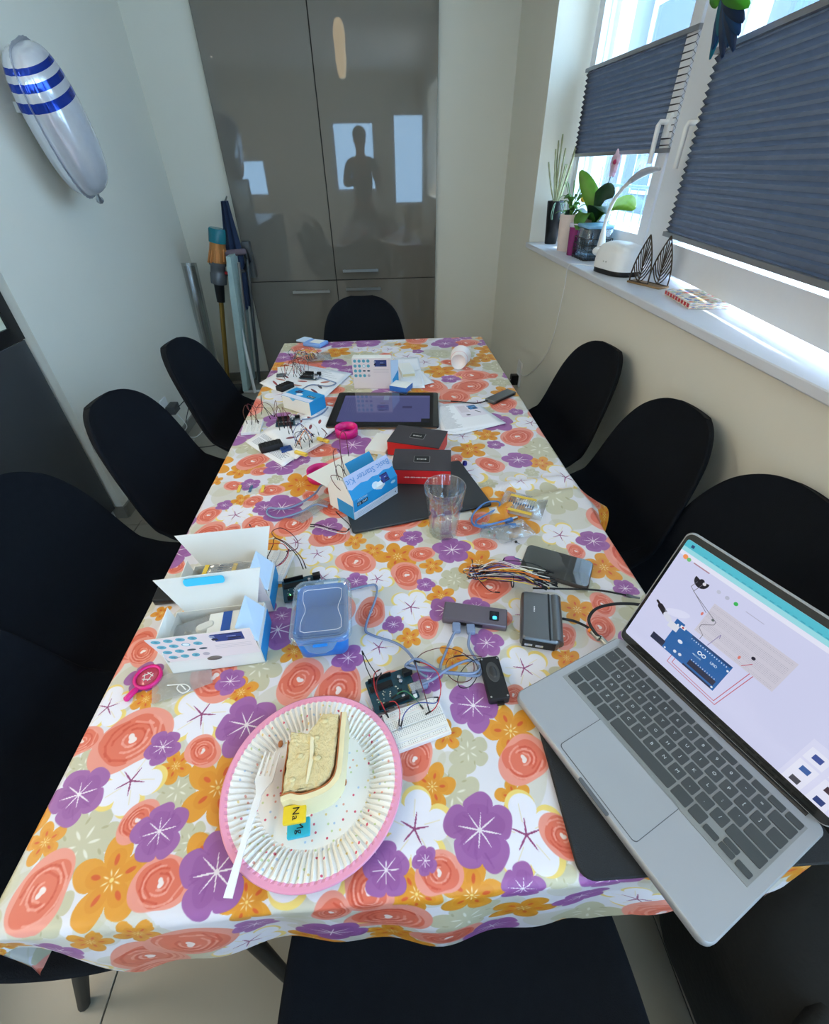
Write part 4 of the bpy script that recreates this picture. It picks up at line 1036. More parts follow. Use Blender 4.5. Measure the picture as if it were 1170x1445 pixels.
o = MB().tube([(math.cos(a) * .001, .012 * math.cos(a), .012 + .012 * math.sin(a)) for a in [2 * PI * k / 20 for k in range(21)]], .0012, 5).obj('wire_tie', M['chip'], loc=at(722, 826, .754)); tag(o, 'black tie looped round the loose jumper wire bundle', 'cable tie')

# cables
cable('usb_cable', 'pale blue cable running from hub to the near circuit board, left strand', 'cable', pts((643, 889, .760), (634, 908, .760), (623, 935, .762), (618, 945, .762), (590, 930, .764), (573, 938, .764), (580, 943, .768), (625, 948, .768), (668, 950, .762), (677, 938, .762), (660, 932, .768), (630, 945, .774), (612, 958, .770), (596, 965, .766)), .0022, M['blueusb'], seg=8)
cable('usb_cable', 'pale blue cable from the hub right socket curving down in a hook', 'cable', pts((664, 892, .760), (661, 910, .758), (668, 925, .758), (678, 940, .760), (676, 953, .758), (650, 952, .760), (610, 946, .762), (575, 938, .762)), .0022, M['blueusb'], seg=8)
cable('usb_cable', 'long blue-grey cable from the blue food box towards the near board', 'cable', pts((494, 832, .756), (520, 826, .756), (531, 827, .756), (530, 845, .756), (516, 885, .756), (525, 896, .756), (560, 908, .756), (580, 925, .760), (592, 948, .762), (603, 955, .760)), .0022, M['blueusb'], seg=8)
p = at(588, 968, .762); o = thing('usb_plug', 'blue square plug pushed into the near circuit board', 'plug', (p.x, p.y, Z0 + .004), ba)
MB().prism(rrect(.022, .012, .003, 3), 0, .010, .001).obj('grip', M['blueusb'], o, loc=(.006, 0, 0)); MB().box((-.008, 0, .005), (.008, .011, .009)).obj('shell', M['gold'], o)
cable('charging_cable', 'black cable with a metal plug lying past the phone to the table edge', 'cable', pts((752, 830, .757), (800, 831, .757), (845, 833, .757), (884, 840, .757)), .0018, M['rubber'], seg=8)
cable('cable_plug', 'silver and black plug end on the table edge by the phone cable', 'plug', pts((884, 840, .758), (892, 842, .758), (903, 844, .758)), [.0035, .0035, .0035, .0035, .0034, .0033, .0025, .0022, .002, .002, .0018, .0018, .0016], M['greyal'], seg=8)
cable('charging_cable', 'black cable from the docking bank to the laptop with an orange tag', 'cable', pts((794, 873, .766), (812, 877, .760), (832, 887, .760), (846, 902, .764)), .0022, M['rubber'], seg=8)
cable('charging_cable', 'thick black cable arching to the laptop side and off the table', 'cable', pts((924, 856, .762), (890, 852, .770), (862, 853, .776), (840, 860, .780), (831, 875, .776), (840, 893, .768), (848, 900, .766)), .0026, M['rubber'], seg=8)
for i, (p, q, m_) in enumerate((((846, 899), (864, 917), 'steel'), ((832, 888), (846, 902), 'steel'))):
    o = thing('cable_connector', ['silver connector plugged in beside the laptop back corner', 'second silver connector with orange band at the laptop side'][i], 'connector', at(*p, .761))
    a, c = Vector((0, 0, 0)), at(*q, .764) - at(*p, .761)
    MB().tube([a, c], .0046, 8).obj('body', M[m_], o)
    if i: MB().tube([c * .05, c * .25], .0052, 8).obj('band', W['orange'], o)

# ------------------------------------------------------------------ blue food box
fc = (at(404, 912, .752) + at(495, 905, .752)) / 2
t = thing('food_container', 'blue food container with a clear clip lid left of the table centre', 'container', (-.123, .480, Z0), math.radians(3))
t.scale = (1.0, 1.06, 1.18)
bl = mat('blue_plastic', (34, 122, 206), .3, spec=.5); cl_ = glassy('frosted_lid', (214, 236, 244), .08, .08, haze=.20)
o1 = rrect(.084, .108, .014, 6)
b = MB(); n = len(o1)
rings = [(.86, .001), (.90, .004), (1.0, .046), (.97, .046), (.86, .006)]
vs = [(p[0] * s_, p[1] * s_, z) for s_, z in rings for p in o1]; fs = []
for k in range(len(rings) - 1):
    for i in range(n): j = (i + 1) % n; fs.append((k * n + i, k * n + j, (k + 1) * n + j, (k + 1) * n + i))
b.add(vs, fs, 0, smooth=True); b.add(vs[-n:], [tuple(range(n))]); b.add(vs[:n], [tuple(range(n - 1, -1, -1))]); b.obj('box', bl, t)
o2, o3, o4 = rrect(.096, .120, .018, 6), rrect(.080, .104, .014, 6), rrect(.066, .090, .010, 6)
vs = [(*p, z) for o_, z in ((o2, .044), (o2, .049), (rrect(.092, .116, .016, 6), .052), (rrect(.084, .108, .015, 6), .052), (o3, .0485), (o4, .0480)) for p in o_]; fs = []
for k in range(5):
    for i in range(n): j = (i + 1) % n; fs.append((k * n + i, k * n + j, (k + 1) * n + j, (k + 1) * n + i))
b = MB().add(vs, fs, 0, smooth=True); b.add(vs[-n:], [tuple(range(n))]); b.obj('lid', cl_, t)
wave = []
for k in range(48):
    a = 2 * PI * k / 48; rr = 1 / max(abs(math.cos(a)) / .029, abs(math.sin(a)) / .041) ; wave.append((rr * math.cos(a) * (1 - .10 * math.cos(a * 4)), rr * math.sin(a), .0486))
MB().tube(wave + [wave[0]], .0004, 4).obj('embossed_line', mat('lid_line', (226, 238, 242), .3), t)
for s_ in (-1, 1):
    fl2 = MB().prism([(-.026, 0), (.026, 0), (.018, .010), (.006, .014), (-.006, .014), (-.018, .010)], 0, .0018, .0004, T=Matrix.Translation((0, s_ * .060, .046)) @ Matrix.Rotation(0 if s_ > 0 else PI, 4, 'Z') @ Matrix.Rotation(-.75, 4, 'X')).obj('clip_flap', cl_, t)
    MB().prism(rrect(.022, .004, .0015, 3), 0, .0022, 0, T=Matrix.Translation((0, s_ * .0625, .0445)) @ Matrix.Rotation(0 if s_ > 0 else PI, 4, 'Z') @ Matrix.Rotation(-.75, 4, 'X')).obj('slot', bl, fl2)

# ------------------------------------------------------------------ starter kit boxes
def plate(b, p, th, m=0, mback=None, uv=None):      # slab on four points, p[0..3] counter-clockwise seen from its printed side
    p = [Vector(q) for q in p]; n = (p[1] - p[0]).cross(p[3] - p[0]).normalized() * th; q = [x - n for x in p]
    b.add(p, [(0, 1, 2, 3)], m, uvs=[uv or [(0, 0), (1, 0), (1, 1), (0, 1)]])
    b.add(p + q, [(7, 6, 5, 4), (0, 4, 5, 1), (1, 5, 6, 2), (2, 6, 7, 3), (3, 7, 4, 0)], m if mback is None else mback)
    return b
def board_picture(cv, x, y, w, h, c=(44, 62, 124)):
    cv.rect(x, y, x + w, y + h, c); cv.rect(x - w * .06, y + h * .2, x + w * .12, y + h * .45, (30, 30, 44)); cv.rect(x - w * .05, y + h * .6, x + w * .1, y + h * .85, (150, 160, 180))
    cv.rect(x + w * .3, y + h * .86, x + w * .95, y + h * .95, (24, 30, 60)); cv.rect(x + w * .4, y + h * .06, x + w * .95, y + h * .15, (24, 30, 60)); cv.rect(x + w * .45, y + h * .25, x + w * .9, y + h * .4, (26, 30, 52))
    cv.rect(x + w * .45, y + h * .55, x + w * .75, y + h * .6, (190, 200, 230))
def kit_circles():
    cv = Cv(800, 460, (226, 212, 210))
    for i in range(4):
        for j in range(4):
            x, y = 60 + 92 * i, 400 - 105 * j; c = (96, 168, 184)
            if (i, j) in ((2, 1),): cv.ell(x, y, 32, 32, c); cv.ell(x, y, 24, 24, (228, 236, 236)); continue
            if (i, j) in ((3, 3),): cv.ell(x, y, 30, 30, (180, 170, 176)); continue
            if (i, j) in ((2, 2), (3, 2)): cv.ell(x, y, 34, 18, (60, 78, 88)); continue
            cv.ell(x, y, 34, 34, c); cv.ell(x + random.uniform(-6, 6), y, 17, 10, (74, 136, 156), random.uniform(0, 3))
    board_picture(cv, 470, 280, 250, 140)
    for k in range(3): cv.rect(440, 214 - 28 * k, 760, 219 - 28 * k, (190, 178, 180))
    return cv.image('kit_contents_print')
def kit_front():
    cv = Cv(900, 680, (30, 146, 206)); cv.rect(0, 0, 900, 120, (206, 212, 222)); cv.rect(0, 120, 900, 128, (240, 244, 246))
    for k in range(3): cv.rect(60, 30 + 26 * k, 560 + 60 * k, 36 + 26 * k, (160, 166, 178))
    cv.ell(850, 56, 12, 12, (40, 44, 50))
    cv.poly([(0, 500), (60, 470), (160, 490), (260, 505), (380, 480), (480, 500), (600, 480), (720, 505), (820, 480), (900, 490), (900, 680), (0, 680)], (186, 196, 226))
    cv.ell(470, 360, 70, 56, (206, 222, 232)); cv.poly([(450, 300), (560, 250), (640, 300), (600, 390), (500, 380)], (226, 232, 234)); board_picture(cv, 600, 330, 150, 130, (34, 50, 130))
    cv.ell(810, 260, 50, 26, (170, 214, 236))
    cv.rect(70, 200, 280, 262, (24, 34, 52)); cv.rect(76, 206, 274, 256, (30, 40, 60)); cv.text('UNO R3', 262, 250, 5.2, (240, 244, 248), PI); cv.text('PROJECT', 270, 318, 4.6, (226, 238, 244), PI)
    return cv.image('kit_front_print')
M['kitc'] = img_mat('kit_contents_card', kit_circles(), .55); M['kitf'] = img_mat('kit_front_card', kit_front(), .5)
def kit_tray(t, W_, D, H, right=None, front=None, th=.0012):
    b = MB(); w, d = W_ / 2, D / 2
    b.box((0, 0, th / 2), (W_, D, th)); b.box((-w + th / 2, 0, H / 2), (th, D, H)); b.box((0, d - th / 2, H / 2), (W_, th, H)); b.box((w - th / 2, 0, H / 2), (th, D, H)); 
    b.box((0, -d + th / 2, (front or H) / 2), (W_, th, front or H))
    o = b.obj('tray', M['card'], t)
    if right: MB().box((w + .0004, 0, H * .35), (.0008, D * .98, H * .66)).obj('side_print', right, t)
    return o
def open_kit(label, loc, rz, contents):
    W_, D, H = .140, .080, .052; t = thing('starter_kit_box', label, 'box', loc, rz); w, d = W_ / 2, D / 2
    kit_tray(t, W_, D, H, M['cyan'], .030)
    plate(MB(), [(-w - .018, -d + .008, .078), (-w + .006, -d - .001, .032), (w - .001, -d - .001, .030), (w - .008, -d + .008, .078)][1:] + [(-w - .018, -d + .008, .078)], .0012, 0, 1, [(0, 0), (1, 0), (1, 1), (0, 1)]).obj('front_flap', [M['kitc'], M['card']], t)
    MB().lathe([(0, 0), (.011, 0), (.011, .0006), (0, .0006)], 20, T=Matrix.Translation((0, -d - .0004, .029)) @ Matrix.Rotation(PI / 2, 4, 'X') @ Matrix.Scale(.45, 4, (0, 1, 0))).obj('thumb_notch', mat('notch_shadow', (120, 112, 104), .8), t)
    plate(MB(), [(w, -d + .002, H), (w + .002, d - .012, H), (w - .022, d - .012, H + .034), (w - .030, -d + .012, H + .026)], .0012, 0, 1).obj('side_flap', [M['paleb'], M['paleb']], t)
    plate(MB(), [(-w, d - .012, H), (-w, -d + .006, H), (-w - .006, -d + .012, H + .020), (-w - .004, d - .01, H + .024)], .0012, 0, 0).obj('side_flap', M['card'], t)
    lid_ = plate(MB(), [(-w + .012, d, H), (w - .012, d, H), (w + .006, d + .012, H + .068), (-w - .018, d + .012, H + .064)], .0012, 0, 0).obj('lid', M['card'], t)
    if contents == 1: MB().prism(rrect(.062, .014, .005, 4), 0, .0016, 0, T=Matrix.Translation((-.012, d + .0075, H + .057)) @ Matrix.Rotation(PI / 2 - .16, 4, 'X')).obj('tab', mat('bright_cyan', (70, 200, 240), .5), lid_)
    return t, W_, D, H
def bag(name, label, cat, loc, rz, w, d, h, m=None, seed=0, group=None, parent=None):
    r_ = random.Random(seed)
    def fn(u, v, s_):
        x, y = (u - .5) * w, (v - .5) * d; e = (1 - abs(2 * u - 1) ** 4) * (1 - abs(2 * v - 1) ** 4)
        return (x, y, h * .5 + s_ * h * .5 * e * (.78 + .25 * math.sin(u * 13 + seed * 3) * math.sin(v * 11 + seed)))
    b = MB().grid(lambda u, v: fn(u, v, 1), 22, 16); b.grid(lambda u, v: fn(1 - u, v, -.9), 22, 16)
    o = b.obj(name, m or M['film'], parent, loc, rz)
    if not parent: tag(o, label, cat, group)
    return o
def strip_pack(label, loc, rz, n=10, L=.052, group=None, tilt=0):       # taped resistors: two paper tapes with resistors between
    t = thing('resistor_strip', label, 'resistors', loc, rz, group)
    w = .0055 * n
    for s_ in (-1, 1): MB().box((0, s_ * L / 2, .0012), (w, .007, .0022)).obj('tape', M['yellow'], t)
    for k in range(n):
        x = -w / 2 + .0028 + .0055 * k
        MB().tube([(x, -L / 2, .0015), (x, -.004, .0015), (x, -.0038, .0015), (x, .0038, .0015), (x, .004, .0015), (x, L / 2, .0015)], [.0003, .0003, .0013, .0013, .0003, .0003], 5).obj('resistor', M['resist'], t)
    return t
t1, W1, D1, H1 = open_kit('open starter kit box at the left edge, nearest, with printed circle flap', (-.287, .462, Z0), math.radians(4), 1)
t2, *_ = open_kit('second open starter kit box standing right behind the nearest one', (-.292, .567, Z0), math.radians(3), 2)
def inbox(base, rz, x, y, z): c, s_ = math.cos(rz), math.sin(rz); return (base[0] + x * c - y * s_, base[1] + x * s_ + y * c, Z0 + z)
B1, A1 = (-.287, .462), math.radians(4); B2, A2 = (-.292, .567), math.radians(3)
bag('parts_bag', 'clear bag of small parts at the left inside the nearest open box', 'bag', inbox(B1, A1, -.036, -.002, .030), A1 + .3, .060, .066, .020, seed=1)
bag('parts_bag', 'clear bag with parts at the right inside the nearest open box', 'bag', inbox(B1, A1, .030, .000, .030), A1 - .1, .074, .070, .020, seed=2)
o = MB().box((0, 0, .001), (.052, .040, .0016)).box((.002, 0, .0022), (.014, .040, .0006), m=1).obj('label_card', [M['card'], mat('deep_blue_print', (36, 84, 168), .5)], loc=inbox(B1, A1, .012, .010, .049), rz=A1 + .05); tag(o, 'white card with a blue stripe inside the nearest open box', 'card')
for x, y, r_ in ((-.040, -.020, .5), (.028, -.012, .1)):
    o = MB().box((0, 0, .004), (.020, .008, .008)).obj('paper_tape_end', M['yellow'], loc=inbox(B1, A1, x, y, .043), rz=A1 + r_); tag(o, 'yellow tape end in the nearest box, %s' % ('left corner' if x < 0 else 'right of the blue stripe'), 'tape')
o = MB().prism(rrect(.030, .018, .008, 5), 0, .012, .003).obj('parts_capsule', mat('grey_white_plastic', (214, 212, 204), .4), loc=inbox(B1, A1, -.018, .006, .040), rz=A1 + .4); tag(o, 'rounded pale plastic part left of the white card in the box', 'part')
strip_pack('taped resistors with yellow tapes inside the second open box', inbox(B2, A2, -.020, .016, .056), A2 + PI / 2 - .05, 6, .05)
o = MB().prism(rrect(.064, .030, .006, 4), 0, .0016, 0, T=Matrix.Rotation(.5, 4, 'X')).obj('blue_card', M['cyan'], loc=inbox(B2, A2, -.022, -.024, .050), rz=A2); tag(o, 'bright blue rounded card leaning in the second open box', 'card')
bag('parts_bag', 'clear bag standing at the back of the second open box', 'bag', inbox(B2, A2, -.005, .022, .035), A2, .09, .03, .03, seed=4)

# third kit box with its lettered flap, standing partly on the dark slab
K3, A3 = (-.064, .846), math.radians(44)
t = thing('starter_kit_box', 'blue starter kit box with upside-down lettering in mid table before the red boxes', 'box', (K3[0], K3[1], Z0 + .0075), A3)
W_, D, H = .136, .084, .050; w, d = W_ / 2, D / 2
kit_tray(t, W_, D, H)
MB().box((-w - .0004, -d * .35, H * .35), (.0008, D * .62, H * .7)).obj('side_print', M['cyan'], t)
plate(MB(), [(-w, -d - .0006, 0), (w, -d - .0006, 0), (w, -d - .0006, H), (-w, -d - .0006, H)], .0012, 0, 1, [(0, 0), (1, 0), (1, .48), (0, .48)]).obj('front_panel', [M['kitf'], M['card']], t)
ff = plate(MB(), [(-w, -d - .0006, H), (w, -d - .0006, H), (w - .003, -d + .028, H + .046), (-w + .003, -d + .028, H + .046)], .0012, 0, 1, [(0, .48), (1, .48), (1, 1), (0, 1)]).obj('front_flap', [M['kitf'], M['card']], t)
tm = Matrix.Translation((0, -d + .0198, H + .0345)) @ Matrix.Rotation(math.radians(58), 4, 'X') @ Matrix.Rotation(PI, 4, 'Z')
lettering('Basic Starter Kit', .0192, mat('print_blue', (96, 150, 206), .5), ff, tm)
MB().add([(-w, -d, H), (-w, d, H), (-w, d - .02, H + .03), (-w, -d + .026, H + .042), (-w - .001, -d, H), (-w - .001, d, H), (-w - .001, d - .02, H + .03), (-w - .001, -d + .026, H + .042)], [(0, 1, 2, 3), (7, 6, 5, 4), (0, 4, 5, 1), (1, 5, 6, 2), (2, 6, 7, 3), (3, 7, 4, 0)]).obj('side_flap', M['card'], t)
plate(MB(), [(w, -d + .01, H), (w, d - .01, H), (w + .006, d - .02, H + .03), (w + .006, -d + .02, H + .03)], .001, 0, 0).obj('side_flap', M['paleb'], t)
bk_ = plate(MB(), [(-w, d, H), (w, d, H), (w - .004, d + .085, H - .008), (-w + .004, d + .085, H - .008)], .0012, 0, 0).obj('lid', M['card'], t)
plate(MB(), [(-w + .060, d - .012, H + .006), (w, d - .012, H + .006), (w, d + .006, H + .030), (-w + .060, d + .006, H + .030)], .0012, 0, 0).obj('tuck_flap', M['cyan'], t)
def K(x, y, z): c, s_ = math.cos(A3), math.sin(A3); return Vector((K3[0] + x * c - y * s_, K3[1] + x * s_ + y * c, Z0 + .0075 + z))
for k, (c, q) in enumerate((('dark red', [(-.05, .0, .04), (-.055, .015, .085), (-.045, .035, .13), (-.02, .045, .12), (-.025, .03, .07)]), ('black', [(-.052, -.005, .04), (-.062, .005, .07), (-.055, .02, .10), (-.035, .03, .095), (-.03, .01, .06)]),
        ('brown', [(-.04, .01, .045), (-.03, .03, .09), (-.01, .05, .15), (.005, .05, .15), (.0, .04, .10)]), ('dark red', [(-.06, -.01, .05), (-.075, .0, .075), (-.07, .02, .09), (-.05, .01, .08), (-.045, -.02, .055)]))):
    jumper(c, [K(*p) for p in q], ['dark red jumper wire looping highest out of the lettered box', 'black jumper wire looping at the corner of the lettered box', 'brown jumper wire arching above the lettered box lid', 'second dark red jumper wire curled at the lettered box end'][k], None, .0008)

# closed blue box, standing printed box, small boxes
tl_, ta, tw, td = quad_frame(at(399, 560, .795), at(437, 572, .795), at(457, 558, .795), at(417, 544, .795))
t = thing('starter_kit_box', 'closed blue and white kit box on papers at the far left', 'box', (tl_.x, tl_.y, Z0 + .001), math.radians(-37))
MB().prism(rrect(.122, .070, .001, 1), 0, .044, .0006).obj('carton', M['card'], t)
cvb = Cv(488, 280, (30, 146, 206)); cvb.rect(0, 0, 488, 84, (214, 218, 232)); board_picture(cvb, 90, 150, 90, 80, (40, 50, 100)); cvb.ell(200, 130, 50, 34, (226, 232, 236)); cvb.rect(330, 120, 450, 170, (24, 34, 52)); cvb.text('UNO', 345, 130, 5, (230, 236, 240))
MB().box((0, 0, .0448), (.1225, .0705, .0012), mtop=1, uvtop=True).obj('top_print', [M['cyan'], img_mat('kit_top_card', cvb.image('kit_top_print'), .5)], t)
MB().box((.0615, 0, .022), (.001, .070, .044)).obj('side_print', M['cyan'], t)
MB().prism([(-.014, 0), (.014, 0), (0, -.010)], 0, .0006, 0, T=Matrix.Translation((-.01, -.0353, .044)) @ Matrix.Rotation(PI / 2, 4, 'X')).obj('notch', mat('pale_cyan', (110, 180, 214), .6), t)
p0, p1 = at(499, 548), at(551, 553); c = (p0 + p1) / 2; aa = math.atan2(p1.y - p0.y, p1.x - p0.x) + math.radians(14)
t = thing('starter_kit_box', 'white kit box standing upright with teal circles behind the tablet', 'box', (c.x + .006, c.y + .03, Z0), aa)
w = .066; MB().box((0, 0, .053), (.132, .040, .106)).obj('carton', M['card'], t)
plate(MB(), [(-w, -.0206, .0), (w, -.0206, .0), (w, -.0206, .108), (-w, -.0206, .108)], .0008, 0, 1, [(0, -.45), (1, -.45), (1, 1), (0, 1)]).obj('front_print', [M['kitc'], M['card']], t)
plate(MB(), [(w + .0006, -.02, .0), (w + .024, .03, .0), (w + .024, .03, .085), (w + .0006, -.02, .100)], .0010, 0, 0).obj('side_flap', M['paleb'], t)
plate(MB(), [(w + .006, -.012, .004), (w + .0235, .024, .004), (w + .0235, .024, .05), (w + .006, -.012, .03)], .0008, 0, 0).obj('side_print', M['cyan'], t)
def small_box(label, px, rz, w, d, h, side, op=False):
    p = at(*px, TZ + h); t = thing('small_carton', label, 'box', (p.x, p.y, Z0 + .0012), rz)
    MB().prism(rrect(w, d, .0006, 1), 0, h, .0005).obj('carton', side, t)
    MB().box((0, 0, h + .0004), (w * .98, d * .98, .0008)).obj('top_print', M['card'], t)
    if op: MB().box((0, -d / 2 - .0005, h * .5), (w * .9, .001, h * .5)).obj('open_end', mat('pale_inside', (226, 208, 160), .6), t)
    return t
small_box('small open carton with pale end right of the upright kit box', (573, 520), math.radians(8), .050, .105, .018, M['card'], True)
small_box('small blue sided carton just in front of the upright kit box', (566, 543), math.radians(-28), .065, .055, .018, mat('blue_side', (52, 110, 190), .5))

# red and dark boxes, black slab, knob
t = thing('slim_black_case', 'flat black case under the lettered box, a red box and the glass', 'case', (.048, .864, Z0), math.radians(13))
MB().prism(rrect(.325, .205, .008, 4), 0, .0065, .0015).obj('case', mat('case_black', (48, 50, 52), .5, var=.04), t)
MB().box((0, -.1015, .0028), (.30, .002, .002)).obj('edge_groove', M['chip'], t)
redm, topm = mat('red_card', (206, 34, 36), .45, var=.04), mat('dark_card', (62, 58, 62), .5, var=.06, scale=30)
def red_box(label, loc, rz, tilt):
    t = thing('red_module_box', label, 'box', loc, rz); w, d, h = .144, .098, .040
    MB().prism(rrect(w - .001, d - .001, .0008, 1), 0, h, .0006).obj('base', redm, t)
    o = MB().box((0, 0, h + .0006), (w, d, .0024)).obj('lid_top', topm, t)
    MB().prism(rrect(.040, .030, .003, 3), h + .0016, h + .0024, 0).obj('emblem_border', mat('emblem_grey', (150, 146, 146), .4), o); MB().prism(rrect(.038, .028, .0026, 3), h + .0018, h + .0027, 0).obj('emblem', M['chip'], o)
    b = MB()
    for k in range(7): b.box((-.011 + .0034 * k, -.001, h + .0028), (.002, .0032 if k % 3 else .005, .0002))
    for k in range(24): b.box((-.040 + .0034 * k, -d / 2 - .0002, h * .5), (.002, .0004, .0030 if k % 4 else .0006))
    b.obj('print', M['card'], t); return t
red_box('nearest dark topped red box on the black case behind the glass', (.079, .943, Z0 + .0068), math.radians(-8), 0)
r2 = red_box('farther dark topped red box by the tablet, turned askew', (.079, 1.075, Z0 + .001), math.radians(-21), 0)
p = at(656, 653, .757); o = MB().lathe([(0, 0), (.006, 0), (.0065, .004), (.005, .010), (0, .012)], 14).obj('knob', mat('dark_blue_knob', (34, 30, 120), .3), loc=(p.x, p.y, Z0)); tag(o, 'tiny dark blue knob right of the red boxes', 'knob')
o = MB().prism(rrect(.06, .10, .002, 2), 0, .012, .001).obj('open_card_sleeve', M['card'], loc=(-.022, 1.105, Z0 + .001), rz=-.35); tag(o, 'white card sleeve end sticking out left of the farther red box', 'sleeve')
for p in ():
    pass

# drinking glass
gm = glassy('drinking_glass', (248, 250, 250), .09, .02, haze=.02); gx, gy = .106, .718
def facet(a, r, z): return r * (1 - (.045 * abs(math.sin(5 * a)) if z < .075 else 0))
o = MB().lathe([(0, .0), (.026, .0), (.0300, .004), (.0325, .04), (.0350, .070), (.0375, .076), (.0415, .121), (.0408, .1225), (.0398, .121), (.0362, .078), (.0320, .068), (.0295, .04), (.0270, .016), (.015, .013), (0, .013)], 60, fn=facet).obj('drinking_glass', gm, loc=(gx, gy, Z0))
tag(o, 'empty clear drinking glass with faceted lower half near the table centre', 'glass')

# tablet
c, a, w, d = quad_frame(at(464, 601, .758), at(621, 604, .758), at(617, 553, .758), at(474, 555, .758))
def tablet_print():
    cv = Cv(1300, 860, (92, 96, 156)); cv.rect(0, 800, 1300, 860, (110, 112, 170))
    for y, c in ((620, (70, 70, 120)), (500, (110, 60, 120)), (380, (60, 60, 110))): cv.rect(540, y, 680, y + 12, (70, 72, 130)); cv.ell(600, y - 30, 44, 14, c); cv.line([(560, y - 30), (690, y - 40)], 6, (50, 50, 100))
    cv.rect(900, 420, 1040, 500, (62, 62, 116)); cv.rect(600, 700, 680, 860, (140, 168, 200), .7); cv.rect(1180, 0, 1300, 100, (20, 20, 30)); 
    for k in range(8): cv.rect(80 + 34 * k, 300, 86 + 34 * k, 780, (120, 126, 180), .35)
    return cv.image('tablet_screen_print')
t = thing('tablet', 'large black tablet with a dim violet screen lying in the far middle', 'tablet', (c.x, c.y, Z0 + .0005), a)
MB().prism(rrect(w, d, .010, 4), 0, .0075, .0015).obj('body', mat('tablet_black', (22, 22, 25), .3), t)
MB().prism(rrect(w - .006, d - .006, .008, 4), .0075, .0079, 0).obj('glass', mat('tablet_glass', (14, 14, 18), .06, coat=.6), t)
sw_, sd_ = w - .056, d - .062
MB().prism(rrect(sw_, sd_, .001, 1), .0079, .0082, 0, uv=(-sw_ / 2, -sd_ / 2, sw_ / 2, sd_ / 2)).obj('screen', img_mat('tablet_screen', tablet_print(), .08, emit=.55), t)
MB().box((0, -d / 2 - .0006, .003), (w * .96, .0015, .003)).obj('edge', mat('bronze_edge', (140, 108, 84), .3, metal=.7), t)

# printed papers
def paper_print(kind, seed):
    r_ = random.Random(seed); cv = Cv(500, 700, (236, 236, 238))
    if kind == 'text':
        for col in (0, 1):
            for k in range(40):
                if r_.random() < .86: cv.rect(40 + 220 * col, 640 - 15 * k, 40 + 220 * col + r_.uniform(120, 190), 644 - 15 * k, (112, 112, 122))
    if kind == 'parts':
        for k in range(12): cv.rect(40, 660 - 13 * k, 40 + r_.uniform(200, 400), 663 - 13 * k, (112, 112, 122))
        for i in range(3):
            for j in range(4):
                if r_.random() < .75: cv.ell(90 + 150 * i, 420 - 100 * j, 40, 13, r_.choice([(160, 70, 70), (120, 50, 60), (70, 70, 80), (180, 110, 90)]), r_.uniform(-1, 1))
    if kind == 'diagram':
        for k in range(38): cv.rect(30, 660 - 16 * k, 30 + r_.uniform(100, 150), 664 - 16 * k, (120, 120, 130))
        cv.rect(230, 300, 470, 640, (226, 218, 226)); cv.rect(250, 420, 340, 600, (212, 200, 206)); board_picture(cv, 360, 480, 90, 110, (60, 120, 170)); cv.ell(300, 350, 22, 14, (50, 50, 56)); cv.line([(400, 440), (430, 380)], 12, (40, 40, 46))
    if kind == 'blank':
        for k in range(8): cv.rect(60, 620 - 20 * k, 60 + r_.uniform(100, 300), 623 - 20 * k, (190, 190, 196))
    return img_mat('printed_paper', cv.image('paper_print'), .7)
def sheet(label, corners, kind, seed, z=.0004, bend=.003):
    p = [at(*q, TZ + .002) for q in corners]; c0 = sum(p, Vector()) / 4; c0.z = Z0
    def fn(u, v):
        q = (p[0] * (1 - u) + p[1] * u) * (1 - v) + (p[3] * (1 - u) + p[2] * u) * v - c0
        return (q.x, q.y, z + bend * (abs(2 * u - 1) ** 3 * .6 + .4 * math.sin(3 * v + seed) ** 2 * abs(2 * v - 1)))
    o = MB().grid(fn, 10, 10, uvf=lambda u, v: (u, v)).obj('paper_sheet', paper_print(kind, seed), loc=c0, mods=(('SOLIDIFY', dict(thickness=.0002, offset=1)),))
    return tag(o, label, 'paper')
sheet('printed sheet with a circuit picture right of the tablet', [(600, 612), (640, 614), (714, 598), (668, 566)][0:0] or [(560, 608), (648, 614), (714, 598), (618, 568)], 'text', 1, .0003)
sheet('printed sheet with blue board picture lying on another beside the tablet', [(616, 580), (650, 612), (713, 597), (668, 567)][0:0] or [(624, 612), (714, 598), (668, 567), (612, 572)], 'diagram', 2, .0009)
sheet('far left printed sheet under the far circuit board', [(366, 541), (444, 575), (497, 527), (415, 512)], 'parts', 3)
sheet('printed sheet with red part pictures running up to the tablet corner', [(372, 610), (418, 650), (511, 579), (462, 574)], 'parts', 5, .0016)
sheet('printed sheet under the black battery case on the left', [(346, 624), (400, 659), (470, 610), (410, 585)], 'text', 6)
sheet('white sheet under the small cartons behind the tablet', [(556, 548), (600, 548), (590, 504), (556, 505)], 'blank', 7)
sheet('white sheet sticking out right of the small cartons', [(570, 550), (613, 541), (592, 522), (560, 530)], 'blank', 8, .0012)

